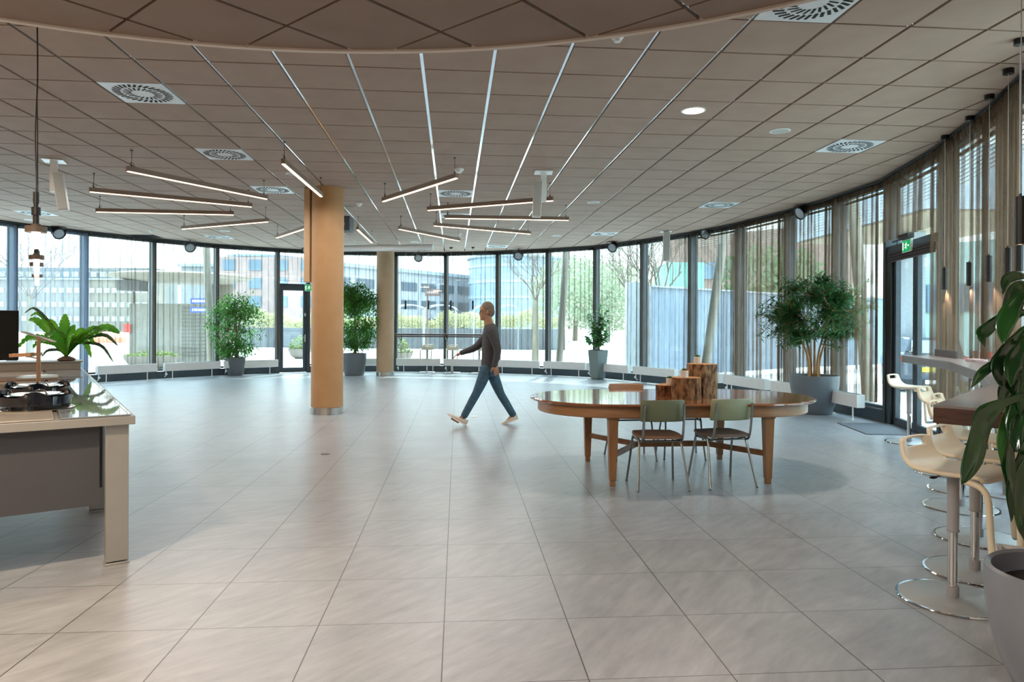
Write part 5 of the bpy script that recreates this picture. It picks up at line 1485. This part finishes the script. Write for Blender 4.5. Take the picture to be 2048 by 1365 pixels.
# hedge wall, hedge, planters
tw_, Lw = building('planter_wall', 'long low dark wall under the yellow-green hedge outside', 'wall', 470, 50, 1130, 47, 1.15, .6, mat('dark_retaining_wall', '56595d', .9, col2='4b4e52', scale=1))
a, b_ = CW(XD(495, 50.5), 50.5), CW(XD(1125, 47.5), 47.5)
q = MB(); rnd = random.Random(4)
for k in range(12000):
    f = rnd.random(); p = a.lerp(b_, f); hgt = 1.15 + (.9 + .3 * math.sin(f * 30) + .2 * math.sin(f * 71)) * rnd.random() ** .7
    p = p + Vector((rnd.uniform(-.3, .3), rnd.uniform(.1, 1.2), hgt)); d = Vector((rnd.uniform(-1, 1), rnd.uniform(-1, 1), rnd.uniform(-.5, 1)))
    q.leaf(p, d, (0, -1, .3), .14, .10, 0, 2)
o = q.build('hedge', mat('yellow_green_leaf', 'b2ae86', .85, col2='a09c74', scale=.5, trans=.3), smooth='leaf'); tag(o, 'long yellow-green blossoming hedge above the dark wall outside', 'hedge', kind='stuff')  # leaf colour paled to carry the haze of the lit curtains
HW = mat('hoop_grey', '9aa4ac', .5)
def arch(u, D, w, hgt, lab):
    p = CW(XD(u, D), D); t = thing('bike_arch', lab, 'arch', (p.x, p.y, GZ), -YAW, 'white arched hoops outside')
    q = MB()
    for dy in (0, 1.6): q.tube([(w / 2 * math.cos(PI * k / 16), dy, hgt * .88 + hgt * .12 * math.sin(PI * k / 16)) for k in range(17)], .03, 6)
    for k in range(3, 14, 2): q.tube([(w / 2 * math.cos(PI * k / 16), 0, hgt * .88 + hgt * .12 * math.sin(PI * k / 16)), (w / 2 * math.cos(PI * k / 16), 1.6, hgt * .88 + hgt * .12 * math.sin(PI * k / 16))], .015, 5)
    q.build('hoop_roof', HW, t)
    for s_ in (-1, 1):
        q = MB(); q.cyl((s_ * w / 2, 0, 0), .03, hgt * .88, 8); q.build('post', HW, t)
for k, (u, lab) in enumerate(((815, 'white arched hoop shelter left of the window mullion'), (880, 'white arched hoop shelter in the middle outside'), (968, 'white arched hoop shelter behind the walking man\'s head'), (1016, 'white arched hoop shelter right of the walking man'))):
    arch(u, 44, 1.3 if k > 1 else 1.98, 2.95, lab)
PB = mat('bowl_planter', '6e645b', .7)
def bowl(u, D, r, lab, flat=False):
    p = CW(XD(u, D), D); t = thing('bowl_planter', lab, 'planter', (p.x, p.y, GZ), 0, 'round bowl planters on the plaza')
    q = MB(); q.lathe([(r * .35, 0), (r * .75, .12), (r * .98, .38), (r, .5), (r * .9, .5), (r * .85, .4), (.01, .38)], n=32); q.build('bowl', PB, t)
    q = MB(); rnd = random.Random(int(u))
    for k in range(420):
        a = rnd.uniform(0, 2 * PI); rr = r * math.sqrt(rnd.random()); hh = .45 + (1 - (rr / r) ** 2) * (.22 if flat else .7) * rnd.random()
        q.leaf((rr * math.cos(a), rr * math.sin(a), hh), (rnd.uniform(-1, 1), rnd.uniform(-1, 1), rnd.uniform(0, 1)), (0, 0, 1), .16, .09, .2, 2)
    q.build('shrub', M['shrub'], t, smooth='leaf')
M['shrub'] = mat('pale_shrub', '7d8a4c', .8, col2='647440', scale=3, trans=.3)
bowl(304, 26, .95, 'bowl planter with pale green shrubs outside in front of the kiosk', True)
bowl(600, 34, .55, 'small bowl planter seen through the glass of the left exit door')
bowl(800, 30, .55, 'bowl planter with rounded shrub right of the far column outside')
p = CW(XD(213, 60), 60); q = MB(); q.lathe([(1.5, 0), (1.55, .45), (1.1, .8), (.1, .95)], n=24); o = q.build('orange_tent', mat('orange_canvas', 'd0785c', .8), loc=(p.x, p.y, GZ)); tag(o, 'low orange-red domed cover outside before the far left flats', 'cover')
# brown direction board
p = CW(XD(855, 36), 36); t = thing('brown_board', 'brown notice board on a wooden post outside, right of the far column', 'sign', (p.x, p.y, GZ), -YAW)
q = MB(); q.box((.0, 0, 1.9), (.09, .09, 3.8)); q.build('post', mat('brown_post', '6b5a50', .8), t)
q = MB(); q.box((.28, -.06, 3.35), (.8, .05, .36)); q.build('board', mat('brown_board_face', '5a4640', .7), t)
q = MB()
for k in range(6): q.box((.0 + k * .1, -.09, 3.36), (.05, .004, .11))
q.build('lettering', mat('board_letter', 'c8beb6', .7), t, smooth=False)
# young and bare trees
BT = mat('grey_bark', '7d7564', .9, col2='675f50', scale=6, stretch=(1, 1, .3)); BT2 = mat('dark_twig', '6a5d50', .9)
def bare_tree(u, D, hgt, trunk, r, seed, lab, spread=1.0, levels=5, lean=0):
    rnd = random.Random(seed); p = CW(XD(u, D), D); t = thing('bare_tree', lab, 'tree', (p.x, p.y, GZ))
    q = MB(); q.tube([(0, 0, 0), (lean * .5, 0, trunk * .5), (lean, 0, trunk)], [r * 1.15, r, r * .85], 12); q.build('trunk', BT, t)
    q = MB()
    def grow(p, d, L_, rr, lv):
        e_ = p + d * L_; m_ = p.lerp(e_, .5) + Vector((rnd.uniform(-1, 1), rnd.uniform(-1, 1), rnd.uniform(0, 1))) * L_ * .06
        q.tube([p, m_, e_], [rr, rr * .8, rr * .55], 5 if lv < 3 else 4, caps=False)
        if lv == 0: return
        for k in range(rnd.choice((2, 3, 3))):
            a = rnd.uniform(.25, .65); ax = Vector((rnd.uniform(-1, 1), rnd.uniform(-1, 1), rnd.uniform(-.3, .3))).cross(d)
            if ax.length < .01: continue
            nd = (Matrix.Rotation(a, 3, ax.normalized()) @ d); nd.z += .12; nd.normalize()
            grow(p.lerp(e_, rnd.uniform(.55, 1)), nd, L_ * rnd.uniform(.6, .82), rr * .6, lv - 1)
    for k in range(6):
        a = 2 * PI * k / 6 + rnd.uniform(-.4, .4); grow(Vector((lean, 0, trunk * rnd.uniform(.9, 1))), Vector((math.cos(a) * .75 * spread, math.sin(a) * .75 * spread, 1)).normalized(), (hgt - trunk) * .42, r * .22, levels)
    q.build('branches', BT2, t, smooth=False)
bare_tree(1071, 29, 5.2, 2.75, .13, 2, 'young bare tree with pale trunk outside, right of the walking man', .8)
bare_tree(1270, 27, 5.4, 2.6, .14, 5, 'bare tree outside behind the square planter plant', .9)
bare_tree(1318, 24.5, 6.0, 2.6, .17, 9, 'wide bare tree outside behind the slim hanging speaker', .9)
bare_tree(1490, 33, 7.5, 3.4, .2, 12, 'bare tree behind the blue fence, left of the oleander', 1.0)
bare_tree(60, 34, 7, 3.0, .16, 15, 'bare tree outside behind the pendant lamp heads', 1.1)
def leafy(u, D, r, z, n, seed, lab, m):
    rnd = random.Random(seed); p = CW(XD(u, D), D); t = thing('leafy_tree', lab, 'tree', (p.x, p.y, GZ))
    q = MB(); q.tube([(0, 0, 0), (.1, 0, z * .6), (0, 0, z)], [.3, .22, .1], 10); q.build('trunk', BT, t)
    q = MB()
    for k in range(n):
        v = Vector((rnd.gauss(0, 1), rnd.gauss(0, 1), rnd.gauss(0, 1))).normalized() * r * rnd.random() ** .4; v.z *= .8
        q.leaf(v + Vector((0, 0, z)), (rnd.uniform(-1, 1), rnd.uniform(-1, 1), rnd.uniform(-1, 1)), (0, -1, .2), .34, .22, 0, 2)
    q.build('foliage', m, t, smooth='leaf')
pg = mat('spring_leaf', '98a285', .9, col2='8b957a', scale=.3, trans=.3)  # foliage made paler in place of the curtain veil's haze
leafy(1150, 75, 5.0, 5.2, 4000, 1, 'pale green tree outside, left of the square planter plant', pg); leafy(1215, 70, 4.6, 4.6, 3500, 2, 'pale green tree outside behind the square planter plant', pg)
leafy(1540, 42, 3.2, 4.2, 2600, 3, 'dark green tree above the blue fence left of the oleander', mat('dark_leaf', '5c6a48', .8, trans=.2))
# pale pillar, fence, brick block
building('concrete_pier', 'pale concrete pier outside right of the square planter', 'pier', 1254, 25, 1284, 25, 4.3 - 1.3, .5, mat('pale_pier', '94989a', .8))
fc = mat('blue_grey_fence', '7c8a99', .6, col2='72808f', scale=.8)
def fence(u0, D0, u1, D1, h, lab):
    a, b_ = CW(XD(u0, D0), D0), CW(XD(u1, D1), D1); mid = (a + b_) / 2; d = b_ - a; Ln = d.length; t = thing('metal_fence', lab, 'fence', (mid.x, mid.y, GZ), math.atan2(d.y, d.x))
    q = MB(); vs = []; K = int(Ln / .12)
    for k in range(K + 1):
        x = -Ln / 2 + Ln * k / K; y = .03 if (k // 1) % 4 in (0, 1) else -.01; vs += [(x, y, .15), (x, y, h)]
    vs += [(x_, y_ + .05, z_) for x_, y_, z_ in vs]
    n_ = 2 * (K + 1)
    f_ = [(2 * k, 2 * k + 2, 2 * k + 3, 2 * k + 1) for k in range(K)] + [(n_ + 2 * k + 1, n_ + 2 * k + 3, n_ + 2 * k + 2, n_ + 2 * k) for k in range(K)] + [(2 * k + 1, 2 * k + 3, n_ + 2 * k + 3, n_ + 2 * k + 1) for k in range(K)]
    q.add(vs, f_); q.build('corrugated_sheet', fc, t, smooth=False)
    nP = max(2, int(Ln / 3))
    for k in range(nP + 1):
        q = MB(); q.box((-Ln / 2 + Ln * k / nP, -.04, h / 2), (.08, .06, h + .04)); q.build('post', M['greytube'], t)
    q = MB(); q.box((0, -.02, h + .02), (Ln, .1, .05)); q.build('top_rail', M['greytube'], t)
fence(1297, 20.6, 1571, 25.5, 2.85, 'blue-grey corrugated metal fence outside, left run behind the logs'); fence(1573, 25.6, 1830, 30, 2.85, 'blue-grey corrugated metal fence outside, right run behind the oleander')
building('brick_block', 'reddish-brown brick building outside above the blue fence', 'building', 1335, 58, 1600, 50, 8.6, 10, mat('brown_brick', '7e675d', .9, col2='6c554b', scale=3), 8, 2, 1.5, 1.3, 3.2, 2.6)
building('teal_block', 'pale green-teal gabled block above the fence, behind the bare tree', 'building', 1338, 38, 1408, 38, 4.9, 4, mat('teal_cladding', '6fa394', .6))
# overhanging annex at right
a = CW(XD(1592, 24), 24); b_ = CW(XD(1850, 17), 17); mid = (a + b_) / 2; d = b_ - a; t = thing('annex_canopy', 'pale overhanging building edge with beige soffit outside at right', 'canopy', (mid.x, mid.y, GZ), math.atan2(d.y, d.x))
q = MB(); q.box((0, 2.2, 5.4), (d.length, 4.4, 1.6)); q.build('fascia', mat('pale_fascia', '9aa2aa', .7), t)
q = MB(); q.box((0, 2.2, 4.56), (d.length - .2, 4.2, .06)); q.build('soffit', mat('beige_soffit', 'a3937c', .8), t)
AP = mat('annex_pillar', '9aa0a6', .7)
for x_ in (-.3, 4.6):
    q = MB(); q.box((x_, 2.0, 2.26), (.6, .6, 4.52)); q.build('pillar', AP, t)
# slanting facade columns just outside the glass
SC = mat('pale_column', '857d70', .7)
for u0, v0, u1, v1, D, lab in ((413, 495, 423, 742, 20.6, 'slanting pale round post outside, left of the fig'), (1133, 498, 1117, 745, 21.0, 'slanting pale round post outside, left of the square planter'),
                               (1449, 462, 1411, 735, 16.6, 'strongly slanting pale round post outside behind the tallest log'), (1706, 400, 1737, 800, 12.6, 'slanting pale round post outside right of the oleander')):
    a, b_ = PD(u1, v1, D), PD(u0, v0, D); a = a - (b_ - a) * ((a.z + .25) / (b_.z - a.z)); b_ = b_ + (b_ - a).normalized() * .6
    q = MB(); q.tube([a, b_], .105, 24); o = q.build('slanted_post', SC, loc=tuple(a), world=True); tag(o, lab, 'post', 'slanting posts outside the glass')
# car beyond the right doors
p = CW(XD(1868, 17.5), 17.5); t = thing('car', 'dark blue car with yellow number plate parked outside the right exit doors', 'car', (p.x, p.y, GZ), -YAW - .4)
q = MB(); K = [(-.85, .35), (-.88, .75), (-.80, .95), (-.66, 1.0), (-.55, 1.42), (.55, 1.42), (.66, 1.0), (.80, .95), (.88, .75), (.85, .35)]
vs = [(x, 0, z) for x, z in K] + [(x * .97, 3.9, z) for x, z in K]; n = len(K)
q.add(vs, [(j, (j + 1) % n, n + (j + 1) % n, n + j) for j in range(n)] + [tuple(reversed(range(n))), tuple(range(n, 2 * n))]); q.build('body', mat('dark_blue_paint', '2c3848', .2, coat=.6), t, bevel=.05)
q = MB(); q.box((0, -.01, 1.2), (1.0, .04, .32)); q.build('rear_window', mat('car_glass', '9fb4c0', .1), t)
q = MB(); q.box((0, -.04, .62), (.52, .02, .12)); q.build('number_plate', mat('yellow_plate', 'd8c020', .5), t)
for s_ in (-1, 1):
    q = MB(); q.box((s_ * .7, -.02, .88), (.16, .05, .16)); q.build('tail_light', mat('tail_red', '8c2018', .3), t)
    for y in (.8, 3.1):
        q = MB(); q.tube([(s_ * .72, y, .31), (s_ * .88, y, .31)], .31, 24); q.build('wheel', M['black'], t)
building('grey_hall', 'plain grey-green building beyond the car outside the right doors', 'building', 1795, 40, 2120, 34, 6.0, 8, mat('grey_green_render', '7d9490', .85), 6, 1, 2, 1.5, 3, 3)

# ================================================================ light
w = bpy.data.worlds.new('sky'); sc.world = w; w.use_nodes = True; nt = w.node_tree; nt.nodes.clear()
ow = nt.nodes.new('ShaderNodeOutputWorld'); bg = nt.nodes.new('ShaderNodeBackground')
tcw = nt.nodes.new('ShaderNodeTexCoord'); sx = nt.nodes.new('ShaderNodeSeparateXYZ'); nt.links.new(tcw.outputs['Generated'], sx.inputs[0])
rw = nt.nodes.new('ShaderNodeValToRGB')
# overcast-bright sky: paler and dimmer at the horizon, three times brighter overhead
e = rw.color_ramp.elements
e[0].position = 0; e[0].color = (.40, .41, .415, 1)
e[1].position = .8; e[1].color = (.98, 1.20, 1.50, 1)
k_ = e.new(.18); k_.color = (.46, .49, .52, 1)
k_ = e.new(.38); k_.color = (.88, 1.02, 1.20, 1)
nt.links.new(sx.outputs[2], rw.inputs[0]); nt.links.new(rw.outputs[0], bg.inputs[0]); bg.inputs[1].default_value = SKY = 5.6
nt.links.new(bg.outputs[0], ow.inputs[0])
def light(kind, name, loc, power, col, size=.2, rot=(0, 0, 0), **kw):
    l = bpy.data.lights.new(name, kind); l.energy = power; l.color = col
    if kind == 'AREA': l.shape = 'DISK'; l.size = size
    elif kind == 'SPOT': l.shadow_soft_size = size
    for k, v in kw.items(): setattr(l, k, v)
    o = bpy.data.objects.new(name, l); C.objects.link(o); o.location = loc; o.rotation_euler = rot
    return o
sun = light('SUN', 'sun', (0, 0, 20), 6.0, (1, .96, .9), angle=.02)
sd = Vector((-.25, -.75, -1.0)).normalized(); sun.rotation_euler = sd.to_track_quat('-Z', 'Y').to_euler()
WARM = (1, .88, .76); NEU = (1, .97, .94); ORG = (1, .74, .50)
# added fill lights below the round raft and main ceiling, no fixtures modelled
for x, y, pw, c_ in ((-2.8, -1.2, 60, WARM), (-.9, -1.6, 60, NEU), (1.2, -1.0, 60, NEU), (-.9, .9, 60, NEU), (1.4, 1.4, 60, NEU), (-1.0, 2.9, 45, NEU)):
    light('AREA', 'unseen_raft_light', (x, y, RZ - .03), pw * (.42 if x < -3 else .28), c_, .55)
light('AREA', 'unseen_raft_light', (-2.7, 2.3, RZ - .03), 90, ORG, .16)  # small warm lamp inferred from the orange light on the left floor
light('AREA', 'unseen_raft_light', (-3.6, -.4, RZ - .03), 40, ORG, .4)
for x, y, pw, c_ in ((-6.5, 3.0, 110, ORG), (-6.5, 8.5, 50, WARM), (-7, -1.5, 105, ORG), (3.2, 0, 40, NEU), (0, -3, 45, WARM)):
    light('AREA', 'ceiling_fill_light', (x, y, CEIL - .03), pw, c_, .6)  # unseen fill added to brighten the room, no lamp fitted here
for mid, Lb, rz in BARL:        # the light bars themselves
    o = light('AREA', 'light_bar_lamp', (mid.x, mid.y, mid.z - .045), 17, NEU, .1, (0, 0, rz)); o.data.shape = 'RECTANGLE'; o.data.size = Lb; o.data.size_y = .04
p = PZ(1387, 221, CEIL); light('AREA', 'downlight_lamp', (p.x, p.y, CEIL - .02), 34, WARM, .2)
for p in PENL:                  # inside the cylinder pendants
    light('SPOT', 'pendant_lamp', (p.x, p.y, 1.868), 14, WARM, .02, spot_size=1.6, spot_blend=.5)
sc.view_settings.view_transform = 'Standard'; sc.view_settings.look = 'None'; sc.view_settings.gamma = 1; sc.view_settings.exposure = 0.52
sc.view_settings.use_curve_mapping = False
cy = sc.cycles
cy.max_bounces = 10; cy.diffuse_bounces = 4; cy.glossy_bounces = 4; cy.transmission_bounces = 4; cy.transparent_max_bounces = 40
cy.caustics_reflective = False; cy.caustics_refractive = False; cy.sample_clamp_indirect = 6
cy.use_denoising = True
